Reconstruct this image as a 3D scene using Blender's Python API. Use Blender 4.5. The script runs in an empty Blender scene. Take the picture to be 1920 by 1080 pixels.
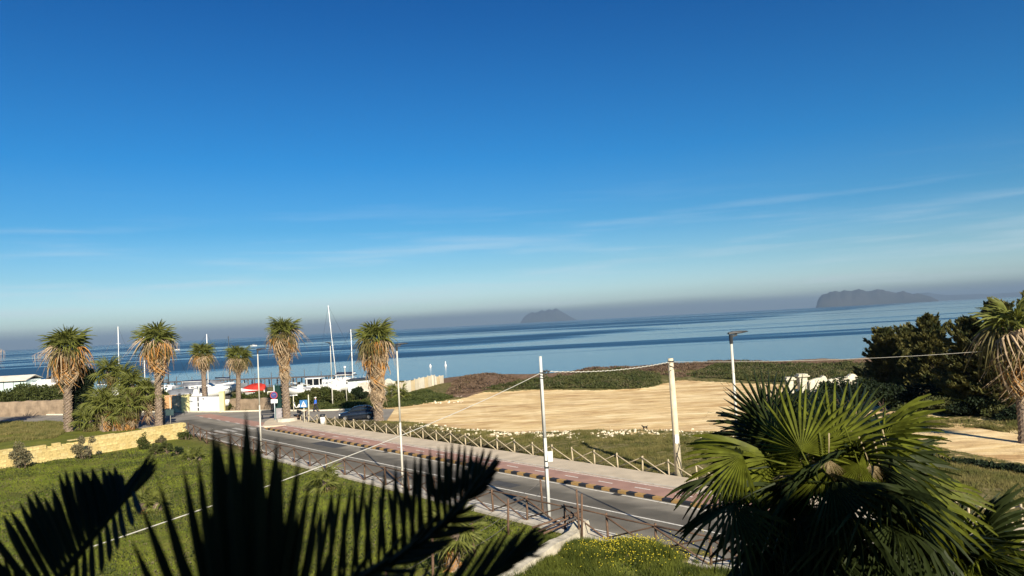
import bpy, math, random
import numpy as np
from mathutils import Vector, Matrix, noise as mnoise

R = math.radians
sc = bpy.context.scene
rnd = random.Random(7)
rs = np.random.RandomState(11)

# ------------------------------------------------------------------ camera
FPX = 1400.0; CAMH = 9.6; ROLL = R(3.03); PITCH = math.atan(66 * math.cos(ROLL) / FPX)
fw = Vector((0, math.cos(PITCH), math.sin(PITCH)))
u0 = Vector((0, -math.sin(PITCH), math.cos(PITCH)))
r0 = Vector((1, 0, 0))
up = u0 * math.cos(ROLL) + r0 * math.sin(ROLL)
rt = r0 * math.cos(ROLL) - u0 * math.sin(ROLL)
cam = bpy.data.cameras.new("camera")
cam_o = bpy.data.objects.new("camera", cam)
sc.collection.objects.link(cam_o)
M3 = Matrix((rt, up, -fw)).transposed()
cam_o.matrix_world = Matrix.Translation((0, 0, CAMH)) @ M3.to_4x4()
cam.sensor_width = 36; cam.lens = 36 * FPX / 1920
cam.clip_start = 0.05; cam.clip_end = 200000
cam.dof.use_dof = True; cam.dof.focus_distance = 45; cam.dof.aperture_fstop = 3.6
sc.camera = cam_o

# ------------------------------------------------------------------ light
SUN_EL = 27.0
SH = Vector((-0.342, 0.940))            # direction in which shadows fall
sun_dir = Vector((-SH.x * math.cos(R(SUN_EL)), -SH.y * math.cos(R(SUN_EL)), math.sin(R(SUN_EL))))
sun = bpy.data.lights.new("sun", 'SUN'); sun.energy = 5.0; sun.angle = R(0.53); sun.color = (1.0, 0.90, 0.73)
sun_o = bpy.data.objects.new("sun", sun); sc.collection.objects.link(sun_o)
sun_o.rotation_euler = sun_dir.to_track_quat('Z', 'Y').to_euler()
sc.view_settings.view_transform = 'Standard'; sc.view_settings.look = 'None'
sc.view_settings.exposure = 0.95; sc.view_settings.gamma = 1; sc.view_settings.use_curve_mapping = False
sc.cycles.use_denoising = True
sc.cycles.max_bounces = 6; sc.cycles.diffuse_bounces = 2; sc.cycles.glossy_bounces = 2
sc.cycles.transmission_bounces = 3; sc.cycles.transparent_max_bounces = 8; sc.cycles.volume_bounces = 0

world = bpy.data.worlds.new("World"); sc.world = world; world.use_nodes = True
nt = world.node_tree; nt.nodes.clear()
def N(t, **k):
    n = nt.nodes.new(t)
    for a, b in k.items(): setattr(n, a, b)
    return n
L = lambda a, b: nt.links.new(a, b)
out = N('ShaderNodeOutputWorld'); bg = N('ShaderNodeBackground'); bg.inputs[1].default_value = 0.059
sky = N('ShaderNodeTexSky', sky_type='NISHITA', sun_disc=False)
sky.sun_elevation = R(SUN_EL); sky.sun_rotation = math.atan2(sun_dir.x, sun_dir.y)
sky.altitude = 20; sky.air_density = 1.0; sky.dust_density = 0.6; sky.ozone_density = 2.0
tc = N('ShaderNodeTexCoord'); sep = N('ShaderNodeSeparateXYZ'); L(tc.outputs['Generated'], sep.inputs[0])
# colour balance of the sky by height above the horizon (deepens the blue overhead)
rampn = N('ShaderNodeValToRGB'); rampn.color_ramp.interpolation = 'LINEAR'
mr = N('ShaderNodeMapRange'); mr.inputs[1].default_value = 0.0; mr.inputs[2].default_value = 0.6
L(sep.outputs[2], mr.inputs[0]); L(mr.outputs[0], rampn.inputs[0])
SKYRAMP = [(0.0, (0.92, 1.08, 1.25)), (0.067, (0.82, 1.05, 1.27)), (0.126, (0.51, 0.82, 1.03)), (0.22, (0.22, 0.64, 0.93)), (0.36, (0.085, 0.55, 0.93)), (0.66, (0.030, 0.385, 0.80)), (1.0, (0.03, 0.32, 0.72))]
cr = rampn.color_ramp
while len(cr.elements) < len(SKYRAMP): cr.elements.new(0.5)
for e, (p, c) in zip(cr.elements, SKYRAMP): e.position = p; e.color = (*c, 1)
mul = N('ShaderNodeMix', data_type='RGBA', blend_type='MULTIPLY'); mul.inputs[0].default_value = 1
L(sky.outputs[0], mul.inputs[6]); L(rampn.outputs[0], mul.inputs[7])
# faint cirrus, stretched along the horizon
mp = N('ShaderNodeMapping'); mp.inputs['Scale'].default_value = (2.2, 2.2, 34); mp.inputs['Rotation'].default_value = (R(3), R(-1.5), 0)
L(tc.outputs['Generated'], mp.inputs[0])
nz = N('ShaderNodeTexNoise'); nz.inputs['Scale'].default_value = 1.6; nz.inputs['Detail'].default_value = 6; nz.inputs['Roughness'].default_value = 0.55
L(mp.outputs[0], nz.inputs['Vector'])
c1 = N('ShaderNodeMapRange', interpolation_type='SMOOTHSTEP'); c1.inputs[1].default_value = 0.47; c1.inputs[2].default_value = 0.75; L(nz.outputs[0], c1.inputs[0])
c2 = N('ShaderNodeMapRange', interpolation_type='SMOOTHSTEP'); c2.inputs[1].default_value = 0.2; c2.inputs[2].default_value = 0.04; L(sep.outputs[2], c2.inputs[0])
cm = N('ShaderNodeMath', operation='MULTIPLY'); L(c1.outputs[0], cm.inputs[0]); L(c2.outputs[0], cm.inputs[1])
cm2 = N('ShaderNodeMath', operation='MULTIPLY'); L(cm.outputs[0], cm2.inputs[0]); cm2.inputs[1].default_value = 0.42
mixc = N('ShaderNodeMix', data_type='RGBA'); L(cm2.outputs[0], mixc.inputs[0]); L(mul.outputs[2], mixc.inputs[6]); mixc.inputs[7].default_value = (6.6, 7.6, 8.2, 1)
# smog layer lying on the horizon
nb = N('ShaderNodeTexNoise'); nb.inputs['Scale'].default_value = 1.3; nb.inputs['Detail'].default_value = 3; L(mp.outputs[0], nb.inputs['Vector'])
ad = N('ShaderNodeMath', operation='MULTIPLY_ADD'); L(nb.outputs[0], ad.inputs[0]); ad.inputs[1].default_value = 0.016; L(sep.outputs[2], ad.inputs[2])
b1 = N('ShaderNodeMapRange', interpolation_type='SMOOTHSTEP'); b1.inputs[1].default_value = 0.033; b1.inputs[2].default_value = 0.014
b1.inputs[3].default_value = 0.0; b1.inputs[4].default_value = 0.74; L(ad.outputs[0], b1.inputs[0])
smog = N('ShaderNodeMix', data_type='RGBA'); L(b1.outputs[0], smog.inputs[0]); L(mixc.outputs[2], smog.inputs[6]); smog.inputs[7].default_value = (1.1, 1.38, 1.75, 1)
L(smog.outputs[2], bg.inputs[0]); L(bg.outputs[0], out.inputs[0])

# ------------------------------------------------------------------ helpers
def ray(px, py): return fw + rt * ((px - 960) / FPX) - up * ((py - 540) / FPX)
def P(px, py, z=0.0):
    d = ray(px, py); return Vector((0, 0, CAMH)) + d * ((z - CAMH) / d.z)
def D(px, py, y):
    d = ray(px, py); return Vector((0, 0, CAMH)) + d * (y / d.y)
DV = Vector((0.6545, -0.7561)); NV = Vector((0.7561, 0.6545))      # along / across the main road
def TN(t, n, z=0.0):
    v = DV * t + NV * n; return Vector((v.x, v.y, z))

MATS = {}
def mat(name, col, rough=0.8, var=0.25, scale=3.0, bump=0.0, bscale=None, metal=0.0, spec=0.3, trans=0.0, tcol=None, col2=None, detail=4, coord='Object', contrast=1.0, coat=0.0):
    if name in MATS: return MATS[name]
    m = bpy.data.materials.new(name); m.use_nodes = True; t = m.node_tree; b = t.nodes['Principled BSDF']
    b.inputs['Roughness'].default_value = rough; b.inputs['Metallic'].default_value = metal
    b.inputs['Specular IOR Level'].default_value = spec; b.inputs['Coat Weight'].default_value = coat
    tcn = t.nodes.new('ShaderNodeTexCoord'); n = t.nodes.new('ShaderNodeTexNoise')
    n.inputs['Scale'].default_value = scale; n.inputs['Detail'].default_value = detail
    src = tcn.outputs[coord]
    if coord == 'World':
        pass
    t.links.new(src, n.inputs['Vector'])
    mx = t.nodes.new('ShaderNodeMix'); mx.data_type = 'RGBA'
    c2 = col2 or tuple(max(0, c * (1 - var)) for c in col); c1_ = tuple(min(1, c * (1 + var)) for c in col) if not col2 else col
    mx.inputs[6].default_value = (*c1_, 1); mx.inputs[7].default_value = (*c2, 1)
    mrn = t.nodes.new('ShaderNodeMapRange'); w = 0.22 / contrast
    mrn.inputs[1].default_value = 0.5 - w; mrn.inputs[2].default_value = 0.5 + w
    t.links.new(n.outputs[0], mrn.inputs[0]); t.links.new(mrn.outputs[0], mx.inputs[0]); t.links.new(mx.outputs[2], b.inputs['Base Color'])
    if bump:
        n2 = t.nodes.new('ShaderNodeTexNoise'); n2.inputs['Scale'].default_value = bscale or scale * 4; n2.inputs['Detail'].default_value = 5
        t.links.new(src, n2.inputs['Vector']); bp = t.nodes.new('ShaderNodeBump'); bp.inputs['Strength'].default_value = min(1, bump)
        bp.inputs['Distance'].default_value = 0.03 * max(1, bump); t.links.new(n2.outputs[0], bp.inputs['Height']); t.links.new(bp.outputs[0], b.inputs['Normal'])
    if trans:
        tr = t.nodes.new('ShaderNodeBsdfTranslucent'); tr.inputs[0].default_value = (*(tcol or tuple(c * 1.6 for c in col)), 1)
        ms = t.nodes.new('ShaderNodeMixShader'); ms.inputs[0].default_value = trans
        t.links.new(b.outputs[0], ms.inputs[1]); t.links.new(tr.outputs[0], ms.inputs[2]); t.links.new(ms.outputs[0], t.nodes['Material Output'].inputs[0])
    MATS[name] = m; return m

coll = sc.collection
def tag(o, label=None, cat=None, group=None, kind=None):
    if label: o['label'] = label
    if cat: o['category'] = cat
    if group: o['group'] = group
    if kind: o['kind'] = kind
    return o
def empty(name, loc, label=None, cat=None, group=None, rz=0.0):
    o = bpy.data.objects.new(name, None); coll.objects.link(o); o.location = loc; o.rotation_euler = (0, 0, rz); o.empty_display_size = 0.2
    return tag(o, label, cat, group)
def link(name, me, m=None, parent=None, loc=(0, 0, 0), rot=(0, 0, 0), scl=(1, 1, 1)):
    o = bpy.data.objects.new(name, me); coll.objects.link(o)
    if m is not None and not me.materials: me.materials.append(m)
    o.parent = parent; o.location = loc; o.rotation_euler = rot; o.scale = scl
    return o
def np_mesh(name, v, f, smooth=False):
    """v: (n,3) array, f: (m,k) int array"""
    me = bpy.data.meshes.new(name); v = np.asarray(v, dtype=np.float32); f = np.asarray(f, dtype=np.int32); k = f.shape[1]
    me.vertices.add(len(v)); me.vertices.foreach_set('co', v.ravel())
    me.loops.add(f.size); me.loops.foreach_set('vertex_index', f.ravel())
    me.polygons.add(len(f)); me.polygons.foreach_set('loop_start', np.arange(0, f.size, k, dtype=np.int32))
    me.polygons.foreach_set('loop_total', np.full(len(f), k, dtype=np.int32))
    if smooth: me.polygons.foreach_set('use_smooth', np.ones(len(f), dtype=bool))
    me.update(calc_edges=True); return me
class MB:
    def __init__(s): s.v = []; s.f = []; s.smooth = False
    def add(s, vs, fs):
        b = len(s.v); s.v += [tuple(p) for p in vs]; s.f += [tuple(i + b for i in q) for q in fs]; return s
    def box(s, c, d, rz=0.0, M=None, taper=1.0):
        x, y, z = (q / 2 for q in d); vs = []
        for k in (-1, 1):
            q = taper if k > 0 else 1.0
            for a, b in ((-1, -1), (1, -1), (1, 1), (-1, 1)): vs.append(Vector((a * x * q, b * y * q, k * z)))
        m = Matrix.Rotation(rz, 3, 'Z') if M is None else M
        return s.add([m @ p + Vector(c) for p in vs], [(3, 2, 1, 0), (4, 5, 6, 7), (0, 1, 5, 4), (1, 2, 6, 5), (2, 3, 7, 6), (3, 0, 4, 7)])
    def bar(s, a, b, w, h=None, n=4):
        a = Vector(a); b = Vector(b); d = (b - a); q = d.to_track_quat('Z', 'Y').to_matrix(); h = h or w
        return s.box((a + b) / 2, (w, h, d.length), M=q)
    def cyl(s, a, b, ra, rb=None, n=8, cap=True):
        a = Vector(a); b = Vector(b); rb = ra if rb is None else rb; q = (b - a).to_track_quat('Z', 'Y').to_matrix(); vs = []
        for c, r_ in ((a, ra), (b, rb)):
            for i in range(n): an = 2 * math.pi * i / n; vs.append(c + q @ Vector((r_ * math.cos(an), r_ * math.sin(an), 0)))
        fs = [(i, (i + 1) % n, n + (i + 1) % n, n + i) for i in range(n)]
        if cap: fs += [tuple(reversed(range(n))), tuple(range(n, 2 * n))]
        return s.add(vs, fs)
    def tube(s, pts, rad, n=6):
        pts = [Vector(p) for p in pts]; vs = []; m = len(pts)
        for k, p in enumerate(pts):
            d = (pts[min(k + 1, m - 1)] - pts[max(k - 1, 0)]); q = d.to_track_quat('Z', 'Y').to_matrix(); r_ = rad[k] if isinstance(rad, (list, tuple)) else rad
            for i in range(n): an = 2 * math.pi * i / n; vs.append(p + q @ Vector((r_ * math.cos(an), r_ * math.sin(an), 0)))
        fs = [(k * n + i, k * n + (i + 1) % n, (k + 1) * n + (i + 1) % n, (k + 1) * n + i) for k in range(m - 1) for i in range(n)]
        fs += [tuple(reversed(range(n))), tuple(range((m - 1) * n, m * n))]
        return s.add(vs, fs)
    def ball(s, c, r_, seg=8, rings=6, sc_=(1, 1, 1)):
        vs = [Vector(c) + Vector((0, 0, r_ * sc_[2]))]
        for j in range(1, rings):
            th = math.pi * j / rings
            for i in range(seg):
                a = 2 * math.pi * i / seg; vs.append(Vector(c) + Vector((r_ * sc_[0] * math.sin(th) * math.cos(a), r_ * sc_[1] * math.sin(th) * math.sin(a), r_ * sc_[2] * math.cos(th))))
        vs.append(Vector(c) - Vector((0, 0, r_ * sc_[2]))); fs = [(0, 1 + i, 1 + (i + 1) % seg) for i in range(seg)]
        for j in range(rings - 2):
            for i in range(seg): a = 1 + j * seg + i; b = 1 + j * seg + (i + 1) % seg; fs.append((a, a + seg, b + seg, b))
        e = len(vs) - 1; b0 = 1 + (rings - 2) * seg
        fs += [(e, b0 + (i + 1) % seg, b0 + i) for i in range(seg)]
        return s.add(vs, fs)
    def loft(s, secs, cap=True):
        n = len(secs[0]); vs = [p for q in secs for p in q]
        fs = [(k * n + i, k * n + (i + 1) % n, (k + 1) * n + (i + 1) % n, (k + 1) * n + i) for k in range(len(secs) - 1) for i in range(n)]
        if cap: fs += [tuple(reversed(range(n))), tuple(range((len(secs) - 1) * n, len(secs) * n))]
        return s.add(vs, fs)
    def sheet(s, pts, z=None):
        vs = [Vector((p[0], p[1], z if z is not None else p[2])) for p in pts]; return s.add(vs, [tuple(range(len(vs)))])
    def mesh(s, name, smooth=False):
        me = bpy.data.meshes.new(name); me.from_pydata(s.v, [], s.f)
        if smooth or s.smooth: me.polygons.foreach_set('use_smooth', [True] * len(me.polygons))
        me.update(); return me
    def build(s, name, m, parent=None, smooth=False, loc=(0, 0, 0), rot=(0, 0, 0)):
        return link(name, s.mesh(name, smooth), m, parent, loc, rot)
def catenary(a, b, sag, n=24):
    a = Vector(a); b = Vector(b)
    return [a.lerp(b, i / n) - Vector((0, 0, sag * 4 * (i / n) * (1 - i / n))) for i in range(n + 1)]
def fbm(x, y, s=1.0, o=3, seed=0.0):
    return mnoise.fractal(Vector((x * s + seed, y * s - seed, seed)), 1.0, 2.0, o)
def sdist(pts, X, Y):
    """signed distance (inside > 0) of grid points to a polygon"""
    d = np.full(X.shape, 1e9); ins = np.zeros(X.shape, bool); n = len(pts)
    for i in range(n):
        x1, y1 = pts[i][0], pts[i][1]; x2, y2 = pts[(i + 1) % n][0], pts[(i + 1) % n][1]
        ex, ey = x2 - x1, y2 - y1; t = np.clip(((X - x1) * ex + (Y - y1) * ey) / (ex * ex + ey * ey + 1e-9), 0, 1)
        d = np.minimum(d, np.hypot(X - x1 - t * ex, Y - y1 - t * ey))
        c = ((y1 > Y) != (y2 > Y)) & (X < (x2 - x1) * (Y - y1) / (y2 - y1 + 1e-12) + x1); ins ^= c
    return np.where(ins, d, -d)
def npnoise(X, Y, s, seed, octv=4):
    """cheap value noise"""
    tot = np.zeros(X.shape); amp = 1.0; nrm = 0
    for o in range(octv):
        r_ = np.random.RandomState(seed + o); T = r_.rand(256, 256); x = X * s; y = Y * s; xi = np.floor(x).astype(int); yi = np.floor(y).astype(int)
        fx = x - xi; fy = y - yi; fx = fx * fx * (3 - 2 * fx); fy = fy * fy * (3 - 2 * fy)
        a = T[xi % 256, yi % 256]; b = T[(xi + 1) % 256, yi % 256]; c = T[xi % 256, (yi + 1) % 256]; e = T[(xi + 1) % 256, (yi + 1) % 256]
        tot += amp * ((a * (1 - fx) + b * fx) * (1 - fy) + (c * (1 - fx) + e * fx) * fy); nrm += amp; amp *= 0.5; s *= 2.03
    return tot / nrm

# ------------------------------------------------------------------ plan of the place
def PP(l, z=0.0): return [tuple(P(x, y, z))[:2] for x, y in l]
SEA = -1.5
poly_lot = PP([(700, 768), (735, 762), (860, 750), (900, 738), (1000, 732), (1120, 733), (1215, 729), (1240, 722), (1275, 714), (1330, 717), (1480, 722), (1700, 745)]) + \
           PP([(1690, 790), (1830, 800), (1990, 812), (1990, 880), (1920, 872), (1800, 851), (1720, 829), (1600, 812), (1380, 814), (1200, 809), (1080, 812), (960, 813), (860, 806), (800, 796), (722, 789), (700, 786)])
poly_side = PP([(-260, 788), (0, 779), (115, 778.5), (240, 773.5), (420, 773), (500, 771), (600, 771), (700, 767), (740, 767), (725, 789), (690, 791.5), (600, 793), (572, 796), (560, 812), (350, 818), (240, 800), (115, 791), (0, 791), (-260, 800)])
patch_a = PP([(905, 734), (1000, 716), (1110, 703), (1200, 700), (1237, 706), (1240, 721), (1200, 731), (1000, 731)])
patch_b = PP([(1285, 706), (1330, 693), (1400, 689), (1500, 689), (1640, 688), (1720, 715), (1640, 730), (1480, 719), (1330, 713)])
patch_c = PP([(590, 770), (600, 757), (660, 745), (740, 745), (800, 735), (855, 748), (800, 757), (735, 765), (700, 768)])
wall_poly = None
bank_prof = [(-160, 0.2), (-90, 0.3), (-30, 0.3)]
for px, py in [(830, 716), (870, 707), (905, 703), (950, 705), (985, 711), (1005, 714), (1050, 708), (1095, 703), (1115, 693), (1150, 691), (1200, 692), (1250, 685), (1300, 683), (1370, 679), (1430, 681), (1500, 684), (1560, 678), (1620, 680)]:
    q = D(px, py, 131); bank_prof.append((q.x, q.z))
bank_prof.append((130, 0.6))
bx = np.array([b[0] for b in bank_prof]); bz = np.array([b[1] for b in bank_prof])

def land_z(X, Y):
    X = np.asarray(X, float); Y = np.asarray(Y, float)
    n_ = X * NV.x + Y * NV.y; t_ = X * DV.x + Y * DV.y
    lum = (npnoise(X, Y, 0.18, 3) - 0.5) * 0.5 + (npnoise(X, Y, 0.9, 9) - 0.5) * 0.16
    road = np.maximum.reduce([1.0 - np.clip((np.abs(n_ - 30.0) - 6.0) / 2.5, 0, 1), np.clip(1 + sdist(poly_side, X, Y) / 2.0, 0, 1)])
    lot = np.clip(0.5 + sdist(poly_lot, X, Y) / 2.0, 0, 1)
    z = (0.12 + lum) * (1 - road) * (1 - 0.8 * lot) - 0.04
    z = z + 0.1 * (n_ > 35.8) * (1 - np.clip(sdist(poly_side, X, Y) / 2 + 1, 0, 1)) * (1 - lot)
    # shore bank
    h = np.interp(X, bx, bz) + (npnoise(X, Y, 0.35, 21) - 0.5) * 0.5
    k = np.exp(-((Y - 131) / 6.5) ** 2)
    z = z * (1 - k) + (h - 0.05) * k
    ys = 139 + 4 * (npnoise(X, X * 0, 0.05, 5) - 0.5)
    z = z - np.clip(Y - ys, 0, 10) * 0.45
    # mound with flowers beside the near fence
    z = z + 0.55 * np.exp(-(((X - 4.0) / 2.2) ** 2 + ((Y - 30.0) / 1.3) ** 2)) * (.6 + .8 * npnoise(X, Y, .8, 44))
    return z

LX = np.arange(-170, 140, 0.7); LY = np.arange(-45, 165, 0.7)
GX, GY = np.meshgrid(LX, LY); GZ = land_z(GX, GY)
nx, ny = len(LX), len(LY)
vv = np.stack([GX.ravel(), GY.ravel(), GZ.ravel()], 1)
ii = (np.arange(ny - 1)[:, None] * nx + np.arange(nx - 1)[None, :]).ravel()
ff = np.stack([ii, ii + 1, ii + 1 + nx, ii + nx], 1)
lme = np_mesh('land', vv, ff, True)
n_g = GX * NV.x + GY * NV.y
sd_lot = sdist(poly_lot, GX, GY)
sand = np.clip(0.5 + sd_lot / 1.2, 0, 1)
# bare stony ground showing along the near rim of the lot
rim = np.clip(1 - np.abs(sd_lot + 2.5) / 4.5, 0, 1) * (GY < 85) * 0.5
sand = np.maximum(sand, rim)
brown = np.exp(-((GY - 132) / 8.0) ** 2) * (GX > -18) * 1.0
pathb = np.clip(0.5 + sdist(PP([(840, 750), (900, 705), (985, 712), (920, 732), (880, 745)]), GX, GY) / 2, 0, 1)
brown = np.clip(np.maximum(brown, pathb), 0, 1)
lush = np.clip(0.5 + np.maximum.reduce([sdist(patch_a, GX, GY), sdist(patch_b, GX, GY), sdist(patch_c, GX, GY)]) / 2, 0, 1)
lawn = np.clip((24.0 - n_g) / 1.0, 0, 1)
ca = lme.color_attributes.new('zone', 'FLOAT_COLOR', 'POINT')
ca.data.foreach_set('color', np.stack([sand, brown, np.maximum(lush, 0), lawn], -1).astype(np.float32).ravel())

# land material
m = bpy.data.materials.new('land'); m.use_nodes = True; t = m.node_tree; b = t.nodes['Principled BSDF']; b.inputs['Roughness'].default_value = 0.95; b.inputs['Specular IOR Level'].default_value = 0.1
def tn(ty, **k):
    n = t.nodes.new(ty)
    for a, c in k.items(): setattr(n, a, c)
    return n
geo = tn('ShaderNodeNewGeometry'); at = tn('ShaderNodeAttribute', attribute_name='zone'); sp = tn('ShaderNodeSeparateColor'); t.links.new(at.outputs['Color'], sp.inputs[0])
def noise(scale, detail=5, mapping=None, rough=0.55):
    n = tn('ShaderNodeTexNoise'); n.inputs['Scale'].default_value = scale; n.inputs['Detail'].default_value = detail; n.inputs['Roughness'].default_value = rough
    if mapping:
        mpn = tn('ShaderNodeMapping'); mpn.inputs['Scale'].default_value = mapping[0]; mpn.inputs['Rotation'].default_value = (0, 0, mapping[1]); t.links.new(geo.outputs['Position'], mpn.inputs[0]); t.links.new(mpn.outputs[0], n.inputs['Vector'])
    else: t.links.new(geo.outputs['Position'], n.inputs['Vector'])
    return n.outputs[0]
def rampc(src, stops):
    r_ = tn('ShaderNodeValToRGB'); c_ = r_.color_ramp
    while len(c_.elements) < len(stops): c_.elements.new(0.5)
    for e, (p_, q) in zip(c_.elements, stops): e.position = p_; e.color = (*q, 1)
    t.links.new(src, r_.inputs[0]); return r_.outputs[0]
def mixn(f_, a, c):
    x = tn('ShaderNodeMix', data_type='RGBA')
    for s_, i_ in ((f_, 0), (a, 6), (c, 7)):
        if isinstance(s_, (int, float)): x.inputs[i_].default_value = s_
        elif isinstance(s_, tuple): x.inputs[i_].default_value = (*s_, 1)
        else: t.links.new(s_, x.inputs[i_])
    return x.outputs[2]
def mathn(op, a, c, d=None, clamp=False):
    x = tn('ShaderNodeMath', operation=op, use_clamp=clamp)
    for s_, i_ in ((a, 0), (c, 1), (d, 2)):
        if s_ is None: continue
        if isinstance(s_, (int, float)): x.inputs[i_].default_value = s_
        else: t.links.new(s_, x.inputs[i_])
    return x.outputs[0]
def edge(mask, nz_, amt=0.9, lo=0.42, hi=0.58):
    v = mathn('ADD', mask, mathn('MULTIPLY', mathn('SUBTRACT', nz_, 0.5), amt))
    x = tn('ShaderNodeMapRange', interpolation_type='SMOOTHSTEP'); x.inputs[1].default_value = lo; x.inputs[2].default_value = hi; t.links.new(v, x.inputs[0]); return x.outputs[0]
nA = noise(0.35, 6); nB = noise(2.2, 6); nC = noise(9, 4)
lawnc = rampc(nA, [(0.3, (0.065, 0.078, 0.014)), (0.5, (0.12, 0.135, 0.017)), (0.68, (0.18, 0.18, 0.03))])
dryp = tn('ShaderNodeMapRange', interpolation_type='SMOOTHSTEP'); dryp.inputs[1].default_value = 0.55; dryp.inputs[2].default_value = 0.72; dryp.inputs[4].default_value = .6; t.links.new(noise(0.9, 6, None, .65), dryp.inputs[0])
lawnc = mixn(dryp.outputs[0], lawnc, (0.22, 0.17, 0.06))
lawnc = mixn(0.4, lawnc, rampc(nC, [(0.35, (0.035, 0.045, 0.008)), (0.65, (0.18, 0.18, 0.045))]))
drygr = rampc(nB, [(0.3, (0.05, 0.055, 0.012)), (0.48, (0.11, 0.10, 0.03)), (0.6, (0.17, 0.14, 0.06)), (0.74, (0.33, 0.26, 0.14))])
basec = mixn(at.outputs['Alpha'], drygr, lawnc)
nS = noise(1.0, 8, ((0.10, 0.34, 1), R(14)), 0.66); nS2 = noise(1.0, 8, ((0.3, 1.1, 1), R(-8)), .68)
sandc = rampc(nS, [(0.40, (0.36, 0.21, 0.09)), (0.47, (0.58, 0.39, 0.18)), (0.53, (0.76, 0.57, 0.28)), (0.62, (0.86, 0.70, 0.42))])
nL = noise(1.0, 4, ((0.045, 0.16, 1), R(20)), .6)
sandc = mixn(0.35, sandc, rampc(nL, [(0.42, (0.38, 0.22, 0.095)), (0.5, (0.66, 0.47, 0.22)), (0.58, (0.86, 0.70, 0.42))]))
sandc = mixn(0.45, sandc, rampc(nS2, [(0.40, (0.34, 0.20, 0.09)), (0.5, (0.68, 0.49, 0.24)), (0.6, (0.88, 0.72, 0.44))]))
brownc = rampc(nB, [(0.3, (0.07, 0.042, 0.028)), (0.5, (0.15, 0.095, 0.06)), (0.72, (0.28, 0.19, 0.12))])
lushc = rampc(nB, [(0.3, (0.025, 0.04, 0.008)), (0.7, (0.07, 0.085, 0.02))])
col = mixn(edge(sp.outputs[1], nA, 1.0), basec, brownc)
col = mixn(edge(sp.outputs[2], nA, 0.7), col, lushc)
tw = tn('ShaderNodeTexWave'); tw.inputs['Scale'].default_value = 0.05; tw.inputs['Distortion'].default_value = 14; tw.inputs['Detail'].default_value = 2; tw.inputs['Detail Scale'].default_value = 0.35; t.links.new(geo.outputs['Position'], tw.inputs['Vector'])
trk = tn('ShaderNodeMapRange', interpolation_type='SMOOTHSTEP'); trk.inputs[1].default_value = 0.93; trk.inputs[2].default_value = 0.99; trk.inputs[4].default_value = 0.12; t.links.new(tw.outputs['Fac'], trk.inputs[0])
sandc = mixn(trk.outputs[0], sandc, (0.40, 0.25, 0.12))
litt = tn('ShaderNodeMapRange', interpolation_type='SMOOTHSTEP'); litt.inputs[1].default_value = 0.66; litt.inputs[2].default_value = 0.72; litt.inputs[4].default_value = .55; t.links.new(nC, litt.inputs[0])
sandc = mixn(litt.outputs[0], sandc, (0.30, 0.22, 0.12))
col = mixn(edge(sp.outputs[0], mathn('ADD', mathn('MULTIPLY', nB, .6), mathn('MULTIPLY', nC, .4)), 1.7), col, sandc)
t.links.new(col, b.inputs['Base Color'])
bp = tn('ShaderNodeBump'); bp.inputs['Strength'].default_value = 0.7; bp.inputs['Distance'].default_value = 0.12
hh = mathn('ADD', mathn('MULTIPLY', nB, 0.7), mathn('MULTIPLY', nC, 0.5)); t.links.new(hh, bp.inputs['Height']); t.links.new(bp.outputs[0], b.inputs['Normal'])
land = link('ground', lme, m); tag(land, 'lawn, weeds, sand lot and brown shore bank', kind='structure')

# sea
m = bpy.data.materials.new('sea'); m.use_nodes = True; t = m.node_tree; b = t.nodes['Principled BSDF']
geo = tn('ShaderNodeNewGeometry')
b.inputs['Base Color'].default_value = (0.012, 0.04, 0.075, 1); b.inputs['IOR'].default_value = 1.333; b.inputs['Specular IOR Level'].default_value = 0.5
s1 = noise(1.0, 4, ((0.0022, 0.016, 1), R(-4)), 0.5); s2 = noise(1.0, 3, ((0.0006, 0.0042, 1), R(3)), 0.45); s3 = noise(1.0, 3, ((0.012, 0.09, 1), R(-8)), 0.5)
sm = mathn('ADD', mathn('MULTIPLY', s1, 0.5), mathn('ADD', mathn('MULTIPLY', s2, 0.4), mathn('MULTIPLY', s3, 0.1)))
x = tn('ShaderNodeMapRange', interpolation_type='SMOOTHSTEP'); x.inputs[1].default_value = 0.45; x.inputs[2].default_value = 0.56; sp2 = tn('ShaderNodeSeparateXYZ'); t.links.new(geo.outputs['Position'], sp2.inputs[0]); cx_ = tn('ShaderNodeMapRange', interpolation_type='SMOOTHSTEP'); cx_.inputs[1].default_value = 520; cx_.inputs[2].default_value = 330; cx_.inputs[3].default_value = -0.012; cx_.inputs[4].default_value = 0.085; t.links.new(mathn('SUBTRACT', sp2.outputs[1], mathn('MULTIPLY', sp2.outputs[0], 1.75)), cx_.inputs[0]); t.links.new(mathn('ADD', sm, cx_.outputs[0]), x.inputs[0]); streak = x.outputs[0]
x = tn('ShaderNodeMapRange'); x.inputs[3].default_value = 0.44; x.inputs[4].default_value = 0.11; t.links.new(streak, x.inputs[0]); t.links.new(x.outputs[0], b.inputs['Roughness'])
w1 = noise(1.0, 4, ((0.35, 1.3, 1), R(5)), 0.6); bp = tn('ShaderNodeBump'); bp.inputs['Strength'].default_value = 0.25; bp.inputs['Distance'].default_value = 0.12
t.links.new(w1, bp.inputs['Height']); t.links.new(bp.outputs[0], b.inputs['Normal'])
S = 60000
sea = MB().add([(-S, -200, SEA), (S, -200, SEA), (S, S, SEA), (-S, S, SEA)], [(0, 1, 2, 3)]).build('sea', m); tag(sea, 'calm blue sea with pale streaks', kind='structure')

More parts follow.
